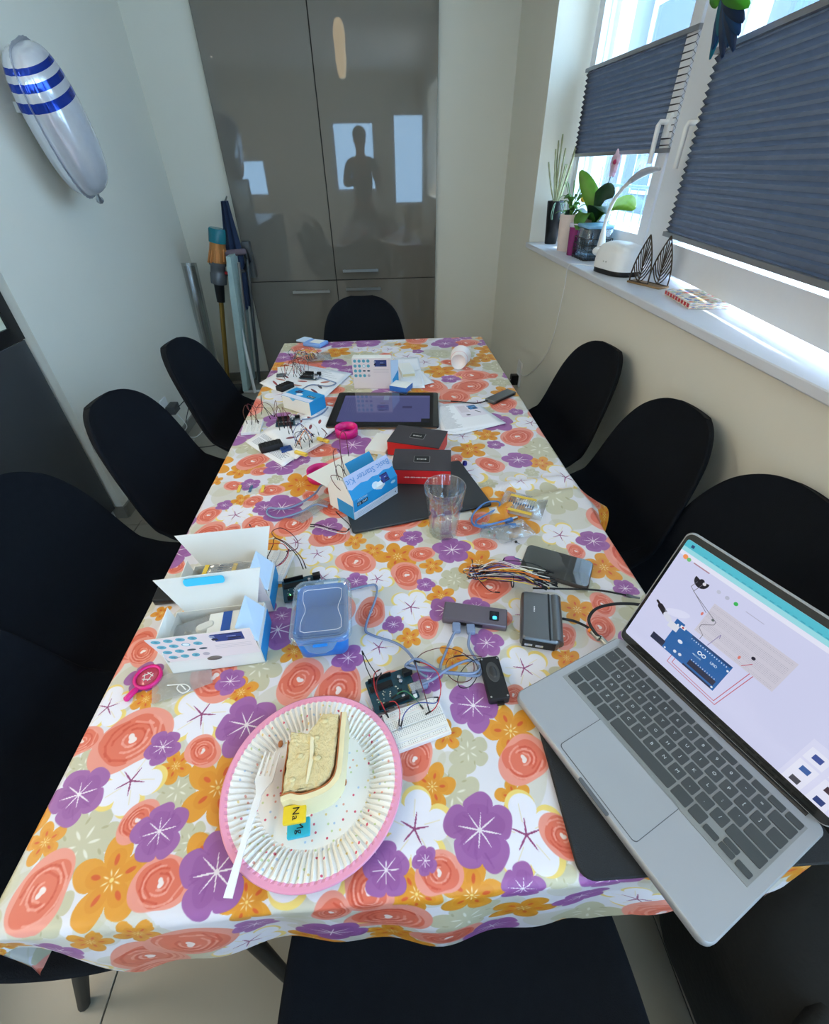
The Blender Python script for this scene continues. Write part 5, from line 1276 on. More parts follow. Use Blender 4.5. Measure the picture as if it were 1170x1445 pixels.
# paper cup lying on its side
cm = at(647, 512, .778); t = thing('paper_cup', 'white paper cup lying on its side at the far right of the table', 'cup', (cm.x, cm.y, Z0 + .0300), 0)
T0 = Matrix.Rotation(math.radians(-14), 4, 'Z') @ Matrix.Rotation(math.radians(-96.5), 4, 'X')
MB().lathe([(0, .004), (.026, .004), (.027, .0), (.028, .0), (.0395, .105), (.041, .106), (.041, .108), (.0385, .107), (.0265, .006)], 32, T=T0).obj('cup', mat('cup_paper', (240, 232, 230), .5, var=.02), t)
b = MB()
for k in range(7): b.tube([T0 @ Vector((-(.0285 + .0115 * z) * math.cos(1.0 + .05 * k), (.0285 + .0115 * z) * math.sin(1.0 + .05 * k) * 1, .105 * z)) for z in (.2, .45)], .0012, 4)
b.obj('dark_print', M['chip'], t)
b = MB()
for z in (.35,): b.tube([T0 @ Vector(((.0287 + .0115 * z) * math.cos(a), (.0287 + .0115 * z) * math.sin(a), .105 * z)) for a in [2 * PI * k / 24 for k in range(25)]], .0008, 4)
b.obj('printed_ring', mat('pink_print', (226, 170, 168), .5), t)

# second slim hub at the right edge with its cable
t, w, d = gadget('usb_hub', 'slim grey hub at the far right table edge right of the tablet', 'hub', [(697, 567), (728, 553), (716, 548), (685, 562)], .762, .011, M['greyal'], .002, .001)
MB().box((0, -d / 2 - .0003, .005), (w * .8, .001, .005)).obj('ports', M['chip'], t)
cable('usb_cable', 'dark cable joining the tablet and the far slim hub', 'cable', pts((636, 566, .757), (650, 567, .757), (672, 569, .757), (688, 565, .758)), .0020, M['rubber'])
cable('cable_plug', 'metal plug in the right edge of the tablet', 'plug', pts((619, 565, .757), (636, 566, .757)), .0032, M['steel'])

# pink tape roll and a second one half hidden under the white lid
for (px, py), lab in (((489, 607), 'magenta ring lying at the near left corner of the tablet'), ((452, 668), 'magenta ring peeping out left of the lettered box lid')):
    p = at(px, py, .765); o = MB().lathe([(.0285, 0), (.033, 0), (.033, .024), (.0285, .024), (.0285, 0)], 40).obj('magenta_ring', M['magenta'], loc=(p.x, p.y, Z0 + .001)); tag(o, lab, 'ring')

# left column of circuit boards
bA, bB = at(405, 592, .765), at(437, 527, .768)
board('circuit_board', 'circuit board at the left edge in front of the closed blue box', (bA.x, bA.y, Z0 + .001), PI + .1)
board('circuit_board', 'farthest circuit board lying on the far left sheet', (bB.x, bB.y, Z0 + .002), PI - .3)
p = at(426, 818, .765); board('circuit_board', 'circuit board half hidden behind the blue food container', (p.x, p.y - .012, Z0), PI + math.radians(14))
breadboard('white breadboard at the left table edge by the leftmost board', (at(357, 605).x, at(357, 605).y, Z0), math.radians(94), .083, .055)
breadboard('white breadboard right behind the open kit boxes', (-.236, .640, Z0), math.radians(82))
breadboard('small breadboard with yellow blocks on the left papers', (at(438, 630).x, at(438, 630).y, Z0 + .002), math.radians(50), .083, .050)
breadboard('white breadboard under the farthest circuit board', (at(410, 528).x - .01, at(410, 528).y + .03, Z0 + .002), math.radians(10), .083, .055)
for (px, py, r_), lab in (((425, 641, -.55), 'yellow block at the near end of the small breadboard'), ((456, 622, -.6), 'yellow block at the far end of the small breadboard')):
    p = at(px, py, .765); o = MB().prism(rrect(.040, .010, .002, 2), 0, .008, .001).obj('terminal_block', M['yellow'], loc=(p.x, p.y, Z0 + .0125), rz=r_); tag(o, lab, 'block')
for (px, py, r_, w), lab in (((382, 628, .42, .062), 'black ridged battery case on the left printed sheet'), ((402, 544, .9, .060), 'black battery case behind the closed blue box')):
    p = at(px, py, .765); t = thing('battery_case', lab, 'battery case', (p.x, p.y, Z0 + .0015), r_)
    MB().prism(rrect(w, .032, .003, 3), 0, .018, .002).obj('case', M['rubber'], t)
    for k in range(5): MB().box((-w * .36 + w * .18 * k, 0, .0185), (.0025, .028, .0015)).obj('rib', M['chip'], t)
p = at(404, 634, .755); o = MB().box((0, 0, .003), (.030, .024, .006)).box((.0, .004, .007), (.012, .010, .002)).obj('sensor_module', M['pcb2'], loc=(p.x, p.y, Z0 + .002), rz=.4); tag(o, 'small blue-grey sensor module right of the ridged battery case', 'module')
p = at(397, 530, .755); o = MB().box((0, 0, .003), (.034, .022, .006)).box((.0, .004, .007), (.012, .010, .002)).obj('sensor_module', mat('grey_module', (96, 104, 108), .4), loc=(p.x, p.y, Z0 + .002), rz=.1); tag(o, 'grey module on the far left sheet', 'module')
def tangle(base, n, cols, lab, grp, hgt, spread, r=.0008):
    for k in range(n):
        q = [base + Vector((random.uniform(-spread, spread), random.uniform(-spread, spread), random.uniform(.008, .016)))]
        e_ = base + Vector((random.uniform(-spread, spread) * 1.3, random.uniform(-spread, spread), random.uniform(.008, .014))); dd = e_ - q[0]
        for j, u in enumerate((.2, .5, .8)): q.append(q[0] + dd * (u if j == 1 else u + random.uniform(-.25, .25)) + Vector((random.uniform(-.012, .012), random.uniform(-.012, .012), hgt * (1.0 if j == 1 else .7) * random.uniform(.5, 1))))
        q.append(e_)
        c = cols[k % len(cols)]; jumper(c, q, lab % c, grp, r)
tangle(Vector((at(380, 597).x - .01, at(380, 597).y, Z0)), 6, ['dark red', 'black', 'brown'], '%s jumper wire arching between leftmost breadboard and its board', 'jumper wires at the leftmost breadboard', .07, .04)
tangle(Vector((bB.x - .05, bB.y, Z0)), 9, ['black', 'red', 'brown', 'dark red'], '%s jumper wire looping above the farthest circuit board', 'jumper wires at the farthest board', .07, .04)
tangle(Vector((at(438, 630).x, at(438, 630).y, Z0 + .006)), 10, ['black', 'orange', 'blue', 'dark red', 'white'], '%s jumper wire over the breadboard with yellow blocks', 'jumper wires on the breadboard with yellow blocks', .05, .04)
tangle(Vector((at(398, 612).x, at(398, 612).y - .01, Z0)), 3, ['dark red', 'brown'], '%s wire looping up from the ridged battery case', 'wires of the ridged battery case', .09, .03)
for c, q, lab in (('dark red', ((432, 802, .775), (424, 785, .79), (404, 766, .80), (388, 758, .80), (384, 750, .785), (396, 745, .775), (410, 752, .77), (420, 764, .768), (418, 775, .768), (404, 778, .768)), 'dark red jumper wire looping widest behind the open kit boxes'),
                  ('black', ((428, 803, .775), (420, 785, .79), (404, 768, .80), (388, 760, .795), (385, 770, .785), (378, 785, .768)), 'black jumper wire from the hidden board to the breadboard behind'),
                  ('red', ((366, 768, .775), (384, 767, .79), (400, 768, .785), (407, 780, .778), (398, 795, .770), (380, 802, .764)), 'red jumper wire running straight then curling behind the kit boxes'),
                  ('purple', ((380, 803, .764), (392, 798, .770), (402, 788, .775), (408, 775, .780)), 'purple jumper wire ending near the side flap of the kit boxes'),
                  ('brown', ((352, 740, .770), (360, 752, .780), (372, 768, .785), (376, 782, .775), (378, 790, .766)), 'brown jumper wire leaning over the second open box corner')):
    jumper(c, pts(*q), lab, None, .0009)
jumper('black', pts((365, 826, .80), (371, 829, .80), (379, 833, .80)), 'short black jumper wire end lying on the side flap of the kit box', None, .001)
pk = at(430, 505, TZ + .01); pkb = Vector((pk.x, pk.y, Z0))
tangle(pkb + Vector((.0, .0, 0)), 22, ['yellow', 'orange', 'green', 'brown', 'dark red', 'white', 'grey'], '%s jumper wire in the far left pile behind the sheets', 'jumper wires in the far left pile', .03, .055, .0011)
bag('parts_bag', 'clear bag with dark parts at the right of the far wire pile', 'bag', (at(450, 508).x, at(450, 508).y, Z0), .2, .10, .09, .022, seed=6)
o = MB().prism(rrect(.09, .07, .004, 3), 0, .014, .002).box((.006, .004, .0145), (.052, .044, .001), m=1).obj('card_box', [mat('blue_white_card', (120, 160, 220), .5), M['card']], loc=(at(446, 487).x, at(446, 487).y, Z0), rz=-.5); tag(o, 'small blue and white box at the far left table corner', 'box')
o = MB().prism(rrect(.05, .06, .004, 3), 0, .006, .001).obj('card_box', M['paleb'], loc=(at(430, 481).x, at(430, 481).y, Z0 + .001), rz=-.6); tag(o, 'pale flat box leaning beside the blue one at the far left corner', 'box')
cable('usb_cable', 'blue-grey cable crossing the far left sheet in a bend', 'cable', pts((452, 533, .757), (468, 538, .757), (474, 541, .757), (462, 545, .757), (440, 543, .757), (427, 549, .790)), .0022, M['blueusb'])
cable('usb_cable', 'pale blue cable from the leftmost board along the sheet edge', 'cable', pts((426, 592, .758), (440, 590, .757), (455, 583, .757), (463, 575, .757)), .0022, M['blueusb'])
cable('usb_cable', 'blue-grey cable looping out left of the lettered box', 'cable', pts((470, 690, .775), (455, 684, .770), (444, 697, .760), (420, 712, .757), (400, 718, .757), (380, 717, .757), (378, 726, .757), (395, 731, .757), (425, 722, .757), (445, 712, .757), (462, 715, .757)), .0024, M['blueusb'], seg=8)
bag('antistatic_bag', 'shiny grey bag corner left of the lettered box', 'bag', (at(440, 722).x, at(440, 722).y, Z0), .9, .09, .035, .006, seed=8)
jumper('black', pts((438, 740, .757), (450, 741, .757), (470, 747, .757), (488, 750, .757), (494, 742, .757), (480, 728, .76), (474, 722, .765)), 'black and white jumper wire hooked below the lettered box', None, .0011)
jumper('white', pts((438, 743, .757), (450, 744, .757), (470, 750, .757), (487, 753, .757), (492, 746, .757)), 'thin white wire running beside the hooked black wire', None, .0009)
# single resistors with yellow tapes on the left, resistor bag on the right
for k, (px, py) in enumerate(((338, 690), (371, 690))):
    o = MB().box((0, 0, .001), (.007, .030, .002)).obj('paper_tape', M['yellow'], loc=at(px, py, Z0), rz=.05); tag(o, ['left short yellow tape of the single resistors on the left', 'right short yellow tape of the single resistors on the left'][k], 'tape')
o = MB().tube([(-.018, 0, .002), (-.004, 0, .002), (-.0038, 0, .002), (.0038, 0, .002), (.004, 0, .002), (.018, 0, .002)], [.0004, .0004, .0016, .0016, .0004, .0004], 6).box((0, 0, .001), (.006, .028, .0015)).obj('resistor', M['resist'], loc=at(354, 690, Z0)); tag(o, 'grey-blue resistors between two short yellow tapes', 'resistor')
strip_pack('pack of taped resistors in clear film near the right table edge', at(735, 712, Z0 + .009), math.radians(-28), 11, .055)
bag('resistor_bag', 'clear film bag round the taped resistors at the right', 'bag', at(737, 715, Z0 + .001), math.radians(-28), .10, .085, .010, seed=9)
bag('parts_bag', 'crumpled clear bag with small leds above the smartphone', 'bag', at(722, 752, Z0), .3, .085, .055, .012, seed=10)
bag('parts_bag', 'clear bag of tiny coloured parts under the blue cable end', 'bag', at(698, 752, Z0), -.3, .06, .05, .010, seed=11)
for k, (px, py, c) in enumerate(((690, 752, 'green'), (698, 757, 'red'), (706, 749, 'white'), (694, 746, 'blue'), (722, 762, 'grey'), (728, 766, 'black'))):
    o = MB().ball((0, 0, .003), (.003, .003, .003), seg=8, rings=6).tube([(0, 0, .003), (.010, .004, .003)], .0005, 4).obj('led', W[c], loc=at(px, py, Z0 + .001), rz=k); tag(o, '%s small led in the clear bags above the smartphone' % c, 'led')
cable('usb_cable', 'blue cable folded in a loop right of the drinking glass', 'cable', pts((733, 743, .758), (715, 741, .758), (690, 745, .757), (668, 740, .757), (668, 725, .757), (685, 710, .757), (703, 708, .757), (704, 716, .757), (690, 724, .757), (672, 735, .757), (680, 742, .762), (720, 733, .764)), .0022, mat('blue_cable', (86, 130, 190), .3), seg=8)
for k, (p, q) in enumerate((((714, 736), (728, 731)), ((718, 742), (734, 741)))):
    o = thing('usb_plug', ['upper blue plug with metal tip beside the taped resistors', 'lower blue plug with metal tip beside the taped resistors'][k], 'plug', at(*p, .758)); v = at(*q, .758) - at(*p, .758)
    MB().tube([v * 0, v * .6], .0055, 8).obj('grip', mat('plug_blue', (72, 118, 180), .4), o); MB().tube([v * .6, v * 1.15], .0038, 4).obj('shell', M['usbmetal'], o)
# magnifier, string bag, black box at the left edge
a0, a1 = at(188, 980, Z0), at(210, 957, Z0); v = a1 - a0
t = thing('magnifying_glass', 'pink toy magnifying glass on the near left of the cloth', 'magnifier', (a1.x, a1.y, Z0), math.atan2(v.y, v.x))
MB().lathe([(.0165, 0), (.0205, 0), (.0205, .006), (.0165, .006), (.0165, 0)], 32).obj('rim', M['magenta'], t)
MB().lathe([(0, .003), (.0165, .003), (.0165, .0036), (0, .0042)], 32).obj('lens', mat('pink_lens', (236, 110, 130), .1, trans=.4), t)
MB().tube([(-.019, 0, .003), (-.024, 0, .0035), (-.030, 0, .004), (-.040, 0, .004), (-.042, 0, .004)], [.0025, .0045, .0045, .0045, .002], 10).obj('handle', M['magenta'], t)
b = MB()
for k in range(5): a = k * 1.3; b.tube([(.008 * math.cos(a), .008 * math.sin(a), .0046), (.008 * math.cos(a + 1.9), .008 * math.sin(a + 1.9), .0046)], .0006, 4)
b.obj('sequins', M['film'] if False else W['white'], t)
bag('zip_bag', 'small empty clear zip bag right of the pink magnifying glass', 'bag', at(258, 962, Z0), .35, .085, .045, .004, seed=12)
cable('string', 'white string loop lying on the small zip bag', 'string', pts((236, 967, .757), (250, 966, .757), (262, 966, .757), (268, 972, .757), (258, 978, .757), (250, 972, .757), (254, 966, .758), (262, 973, .758)), .0009, W['white'])
o = MB().prism(rrect(.052, .046, .004, 3), 0, .014, .002).obj('black_gadget', M['black'], loc=(-.414, .585, Z0), rz=.05); tag(o, 'small black box at the left table edge beside the kit boxes', 'gadget')

# ================================================================== window sill
SZ = 1.0175
t = thing('plant_pot', 'tall dark tapered pot with pale spindly stems at the sill corner', 'plant', (.975, 2.865, SZ))
MB().lathe([(0, 0), (.030, 0), (.032, .004), (.047, .195), (.047, .200), (.043, .200), (.041, .185), (0, .185)], 28).obj('pot', M['black'], t)
stem = mat('pale_stem', (150, 150, 112), .7, var=.2, scale=60)
for k in range(11):
    a = k * 2.4; L = random.uniform(.16, .30); dx, dy = math.cos(a) * random.uniform(.02, .10), -abs(math.sin(a)) * .05 + .01
    pth = smooth_path([(dx * .1, dy * .1, .18), (dx * .5, dy * .4, .18 + L * .5), (dx * .8, dy, .18 + L)], 5)
    MB().tube(pth, [.0035 + .0012 * (i % 2) for i in range(len(pth))], 6).obj('stem', stem, t)
for k in range(5):
    a = k * 1.3; MB().tube(smooth_path([(0, -.02, .19), (.03 * math.cos(a), -.05, .19), (.05 * math.cos(a), -.06 - .006 * k, .15), (.04 * math.cos(a), -.06, .12)], 4), .0015, 5).obj('tendril', mat('pale_tendril', (150, 180, 150), .5), t)
t = thing('plant_pot', 'pinkish white patterned pot with small green leaves on the sill', 'plant', (.968, 2.60, SZ))
def hexf(a, r, z): return r * (1 + .035 * math.sin(6 * a + (z * 90)))
MB().lathe([(0, 0), (.040, 0), (.042, .003), (.048, .08), (.050, .158), (.046, .158), (.044, .14), (0, .14)], 48, fn=hexf).obj('pot', mat('blush_ceramic', (226, 206, 196), .5, var=.05), t)
leafm = mat('leaf_green', (96, 146, 60), .45, var=.3, scale=30, transl=.35); leafd = mat('leaf_dark', (36, 66, 44), .4, var=.2, scale=20, transl=.15); leafb = mat('leaf_bright', (112, 158, 58), .35, var=.3, scale=25, transl=.35)
def leaf(pts, w, m, parent, name='leaf', up=(0, 0, 1), fold=.15):
    P = smooth_path(pts, 5); n = len(P); vs, fs = [], []
    for i, p in enumerate(P):
        u = i / (n - 1); tdir = (P[min(i + 1, n - 1)] - P[max(i - 1, 0)]).normalized(); sd = tdir.cross(Vector(up)).normalized(); nn = sd.cross(tdir)
        ww = w * math.sin(PI * min(.97, .06 + .93 * u)) ** .75
        vs += [p - sd * ww + nn * ww * fold, p, p + sd * ww + nn * ww * fold]
    for i in range(n - 1):
        a = i * 3; fs += [(a, a + 1, a + 4, a + 3), (a + 1, a + 2, a + 5, a + 4)]
    return MB().add(vs, fs, 0, smooth=True).obj(name, m, parent, mods=(('SOLIDIFY', dict(thickness=.0012)),))
for k in range(26):
    a = k * 2.39; r = .01 + .05 * random.random(); z = .15 + random.uniform(0, .07)
    leaf([(r * .4 * math.cos(a), r * .4 * math.sin(a), z), (r * math.cos(a), r * math.sin(a), z + .02), (r * 1.5 * math.cos(a), r * 1.5 * math.sin(a), z + .01)], .011, leafm, t)
for k in range(9):
    a = k * .7; MB().tube(smooth_path([(0, 0, .14), (.02 * math.cos(a), .02 * math.sin(a), .22), (.05 * math.cos(a), .04 * math.sin(a), .27 + .004 * k)], 4), .0018, 5).obj('stem', leafm, t)
t = thing('orchid', 'orchid in dark pot with broad leaves and a pink-white flower before the window', 'plant', (1.05, 2.50, SZ))
MB().lathe([(0, 0), (.050, 0), (.054, .005), (.062, .125), (.062, .13), (.057, .13), (.055, .11), (0, .11)], 30).obj('pot', M['black'], t)
leaf([(0, 0, .12), (-.02, -.02, .20), (-.06, .02, .28), (-.09, .05, .33)], .036, leafb, t, up=(-.5, -.8, .3))
leaf([(0, 0, .12), (.02, -.10, .19), (.03, -.22, .215), (.03, -.32, .20)], .046, leafb, t, up=(-.6, -.2, .75))
leaf([(0, 0, .12), (-.03, -.08, .19), (-.04, -.15, .20), (-.04, -.22, .18)], .046, leafd, t)
leaf([(0, 0, .12), (-.05, .05, .17), (-.08, .10, .17), (-.10, .13, .13)], .040, leafd, t)
leaf([(0, 0, .12), (-.02, -.03, .20), (.00, -.08, .25), (.02, -.12, .24)], .044, leafd, t, up=(-.9, -.3, .3))
leaf([(0, 0, .12), (-.06, -.04, .17), (-.09, -.06, .15), (-.11, -.09, .11)], .036, leafm, t)
sp = smooth_path([(0, 0, .12), (.01, -.04, .24), (.0, -.10, .34), (-.01, -.14, .37)], 5); MB().tube(sp, .002, 6).obj('flower_stem', leafd, t)
MB().tube([(.01, .03, .12), (.01, .04, .345)], .0018, 6).obj('support_stick', stem, t)
petm = mat('petal_white', (240, 214, 226), .5, var=.05, transl=.3)
for (fx_, fy_, fz_) in ((-.012, -.14, .36), (.0, -.105, .345)):
    f = MB().ball((-.004, 0, 0), .009, seg=10).obj('flower', mat('flower_heart', (196, 60, 110), .5), t, loc=(fx_, fy_, fz_))
    for k in range(5):
        a = k * 2 * PI / 5 + .3; leaf([(0, 0, 0), (-.004, .022 * math.cos(a), .022 * math.sin(a)), (-.002, .044 * math.cos(a), .044 * math.sin(a))], .020, petm, f, 'petal', up=(1, 0, 0))
MB().prism(rrect(.030, .062, .004, 3), 0, .003, .0004, T=TR(-.035, -.02, .125, rx=.9, rz=-.5)).obj('wooden_tag', mat('tag_wood', (196, 164, 128), .6), t)
MB().ball((-.05, .05, .22), (.014, .014, .012), seg=12).obj('yellow_bloom', M['yellow'], t)
t = thing('violet_cup', 'small violet see-through cup on the sill beside the patterned pot', 'cup', (.952, 2.455, SZ))
MB().lathe([(0, 0), (.024, 0), (.025, .003), (.031, .125), (.031, .128), (.029, .128), (.023, .006)], 28).obj('cup', mat('violet_plastic', (170, 60, 130), .15, trans=.35), t)
MB().lathe([(.0295, .118), (.033, .118), (.033, .132), (.0295, .132), (.0295, .118)], 28).obj('rim', mat('clear_rim', (226, 216, 230), .2), t)
t = thing('wire_basket', 'dark wire basket holding a clear blue-lidded tub behind the lamp base', 'basket', (1.0, 2.345, SZ))
for z in (.01, .035, .06, .085): MB().tube([(p[0], p[1], z) for p in rrect(.13, .16, .02, 4)] + [(rrect(.13, .16, .02, 4)[0][0], rrect(.13, .16, .02, 4)[0][1], z)], .0015, 5).obj('wire', M['leg'], t)
for p in rrect(.13, .16, .02, 2) + [(-.065, y) for y in (-.04, -.01, .02, .05)] + [(.065, y) for y in (-.04, 0, .04)] + [(x, -.08) for x in (-.03, 0, .03)]: MB().tube([(p[0], p[1], 0), (p[0], p[1], .085)], .0012, 4).obj('wire', M['leg'], t)
MB().box((0, 0, .002), (.12, .15, .003)).obj('floor_plate', M['leg'], t)
t = thing('clear_tub', 'clear plastic tub with a pale blue lid sitting in the wire basket', 'tub', (1.0, 2.345, SZ + .0045))
MB().prism(rrect(.115, .145, .015, 4), 0, .12, .003).obj('tub', glassy('tub_plastic', (200, 226, 240), .15, .1), t)
MB().prism(rrect(.122, .152, .016, 4), .12, .132, .002).obj('lid', mat('tub_lid', (150, 206, 236), .3, trans=.3), t)

# white desk lamp with domed base
lb = Vector((.965, 1.975, SZ)); t = thing('desk_lamp', 'white goose-neck desk lamp with a domed base on the window sill', 'lamp', lb, math.radians(12))
o1 = rrect(.130, .205, .055, 7); n = len(o1); vs = []; fs = []
rg = [(1.0, .018), (1.0, .045), (.95, .075), (.80, .098), (.55, .108), (.2, .111)]
for s_, z in rg: vs += [(p[0] * s_, p[1] * s_, z) for p in o1]
for k in range(len(rg) - 1):
    for i in range(n): j = (i + 1) % n; fs.append((k * n + i, k * n + j, (k + 1) * n + j, (k + 1) * n + i))
b = MB().add(vs, fs, 0, smooth=True); b.add(vs[-n:], [tuple(range(n))]); b.obj('base_dome', M['white'], t)
MB().prism(rrect(.126, .201, .054, 7), 0, .020, .001).obj('base_foot', M['black'], t)
for y in (-.01, .006): MB().ball((-.0655, y, .045), (.002, .003, .003), seg=8).obj('button', M['steel'], t)
inv = (Matrix.Translation(lb) @ Matrix.Rotation(math.radians(12), 4, 'Z')).inverted()
G = [inv @ atx(px, py, X) for px, py, X in ((848, 350, .99), (852, 325, 1.0), (857, 305, 1.0), (867, 282, .99), (880, 265, .98), (893, 253, .97))]
pg = smooth_path(G, 5); MB().tube(pg, [.020 - .0125 * min(1, i / 6) for i in range(len(pg))], 14).obj('neck', M['white'], t)
MB().ball(tuple(G[0] + Vector((0, .0, -.012))), (.034, .034, .020), seg=18).obj('joint', M['white'], t)
h0, h1 = inv @ atx(888, 257, .97), inv @ atx(931, 238, .95)
hd = MB(); N_ = 10; vs = []
for i in range(N_ + 1):
    u = i / N_; p = h0.lerp(h1, u) + Vector((0, 0, .010 * math.sin(PI * u))); wv = .004 + .018 * math.sin(PI * min(1, .12 + .80 * u)) ** .7
    wd = Vector((-.75, 0, .65)) * wv * .7; th = Vector((.65, 0, .75)) * .004; vs += [p - wd, p - wd * .6 + th, p + wd * .6 + th, p + wd, p + wd * .6 - th, p - wd * .6 - th]
fs = [(i * 6 + k, i * 6 + (k + 1) % 6, i * 6 + 6 + (k + 1) % 6, i * 6 + 6 + k) for i in range(N_) for k in range(6)] + [tuple(range(5, -1, -1)), tuple(N_ * 6 + k for k in range(6))]
hd.add(vs, fs, 0, smooth=True).obj('lamp_head', mat('lamp_head_grey', (196, 198, 204), .35), t)
cable('lamp_cable', 'thin white lamp cable hanging down the wall below the sill', 'cable', [(.93, 2.10, SZ + .004), (.87, 2.16, SZ + .006), (.847, 2.20, SZ - .01), (.862, 2.24, .90), (.868, 2.32, .60), (.871, 2.60, .36), (.872, 2.79, .30)], .0020, M['white'])

# leaf-shaped napkin holder
brz = mat('dark_bronze', (74, 62, 50), .35, metal=.7)
nc = Vector((.978, 1.735, SZ)); t = thing('napkin_holder', 'dark bronze napkin holder of two openwork leaf shapes on the sill', 'napkin holder', nc, math.atan2(-.94, .35))
def ogive(u): return 1 if u < .12 else max(0.0, 1 - ((u - .12) / .88) ** 1.7)
for (ox, oy) in ((-.028, -.016), (.030, .016)):
    Wd, Hd = .043, .150; f = MB(); L = [(-Wd * ogive(i / 16), Hd * i / 16) for i in range(17)]; path = [(ox + x, oy, .006 + z) for x, z in L] + [(ox - x, oy, .006 + z) for x, z in L[::-1]]
    fr = f.tube(path + [path[0]], .0026, 6).obj('leaf_frame', brz, t)
    MB().tube([(ox, oy, .006), (ox, oy, .006 + Hd)], .0024, 5).obj('leaf_vein', brz, fr)
    for k in range(6):
        z0 = .006 + .012 * k; u1 = min(.93, .34 + .11 * k)
        for s_ in (-1, 1):
            xe = Wd * ogive(u1) * s_; MB().tube(smooth_path([(ox, oy, z0), (ox + xe * .5, oy, z0 + (Hd * u1 - z0) * .35), (ox + xe, oy, .006 + Hd * u1)], 4), .0021, 5).obj('leaf_vein', brz, fr)
MB().prism(rrect(.150, .052, .004, 3), 0, .006, .001).obj('base', mat('bronze_base', (150, 120, 84), .4, metal=.5), t)

# flat floral box on the sill
def floral_print():
    cv = Cv(360, 640, (232, 226, 212))
    for _ in range(110):
        x, y, r = random.uniform(0, 360), random.uniform(0, 640), random.uniform(14, 34); c = random.choice([(206, 70, 60), (220, 120, 90), (120, 150, 200), (70, 100, 170), (232, 220, 226), (170, 190, 140), (226, 180, 120)])
        cv.polar(x, y, r * 1.2, lambda th, q: r * (.7 + .3 * np.abs(np.cos(2.5 * th + x))), c, .85)
    return cv.image('floral_print')
t = thing('floral_box', 'flat cream box with red and blue flowers lying on the sill', 'box', (1.005, 1.475, SZ), math.radians(-8))
MB().prism(rrect(.118, .195, .002, 2), 0, .018, .0008, 0, mtop=0, uv=(-.06, -.1, .06, .1)).obj('box', img_mat('floral_card', floral_print(), .5), t)
b = MB()
for k in range(9): b.box((-.0592, -.088 + .022 * k, .009), (.0008, .014, .010))
b.obj('edge_print', W['red'], t)

# feathered ornament at the top of the mullion
t = thing('feather_ornament', 'blue and green feathered ornament hanging at the top between the window sashes', 'ornament', atx(1034, -30, 1.0))
o0 = Vector(t.location)
fcol = [mat('feather_blue', (16, 70, 120), .5, transl=.3), mat('feather_teal', (30, 130, 150), .5, transl=.4), mat('feather_green', (90, 170, 60), .5, transl=.4), mat('feather_navy', (14, 44, 84), .5, transl=.2)]
for k, (px, py, c) in enumerate(((1002, 84, 1), (1006, 70, 0), (1014, 50, 1), (1020, 82, 3), (1028, 66, 0), (1036, 72, 3), (1044, 48, 0), (1050, 30, 3), (1058, 8, 2), (1012, 10, 2))):
    e = atx(px, py, 1.0 - .004 * k) - o0; leaf([(-.003 * k, 0, 0), tuple(e * .45 + Vector((-.003 * k, .008 * math.sin(k), 0))), tuple(e)], .024, fcol[c], t, 'feather', up=(1, 0, 0), fold=.1)
MB().tube([(0, 0, 0), (0, 0, WZ1 - o0.z - .02), (.1, 0, WZ1 - o0.z - .02)], .0012, 4).obj('cord', M['white'], t)

# ================================================================== wall sockets, plugs
def socket(name, loc, nx, label):
    t = thing(name, label, 'socket', loc)
    MB().prism(rrect(.080, .080, .006, 3), 0, .010, .002, T=Matrix.Rotation(PI / 2 * nx, 4, 'Y')).obj('plate', M['white'], t)
    MB().lathe([(.018, .0102), (.021, .0102), (.021, .011), (.018, .011), (.018, .0102)], 20, T=Matrix.Rotation(PI / 2 * nx, 4, 'Y')).obj('ring', M['white'], t)
    return t
socket('wall_socket', (XR, 2.80, .335), -1, 'upper white wall socket under the window by the far right chair')
socket('wall_socket', (XR, 2.80, .255), -1, 'lower white wall socket holding the black charger on the right wall')
t = thing('charger', 'black charger plugged in the right wall near the table corner', 'charger', (XR - .011, 2.80, .255))
MB().prism(rrect(.046, .065, .006, 4), 0, .045, .003, T=Matrix.Rotation(-PI / 2, 4, 'Y') @ Matrix.Rotation(PI / 2, 4, 'Z')).obj('body', M['black'], t)
MB().tube(smooth_path([(-.046, 0, 0), (-.06, -.01, -.02), (-.05, -.02, -.12), (-.03, -.03, -.245)], 5), .002, 6).obj('cord', M['white'], t)
sp_ = atx(231, 572, XL); socket('wall_socket', (XL, sp_.y, sp_.z), 1, 'white wall socket low on the left wall behind the chairs')
ad = (XL + .011, sp_.y + .02, sp_.z - .03); t = thing('power_adapter', 'dark grey power adapter plugged low in the left wall', 'charger', ad)
MB().prism(rrect(.05, .085, .005, 3), 0, .050, .004, T=Matrix.Rotation(PI / 2, 4, 'Y')).obj('body', mat('adapter_grey', (70, 72, 74), .45), t)
a3 = Vector(ad)
f1, f2, f3, f4 = at(258, 612, .006), at(275, 617, .006), at(287, 606, .006), at(268, 628, .006)
cable('mains_cable', 'white cable looping on the floor below the left adapter', 'cable', [a3 + Vector((.05, -.02, -.03)), a3 + Vector((.07, 0, -.12)), f1, f2, f3, at(284, 596, .006)], .003, M['white'])
cable('mains_cable', 'dark cable arching from the left adapter along the floor', 'cable', [a3 + Vector((.052, .02, 0)), a3 + Vector((.10, .10, .02)), at(262, 600, .05), f4, at(285, 631, .006), at(305, 628, .006)], .0028, M['rubber'])

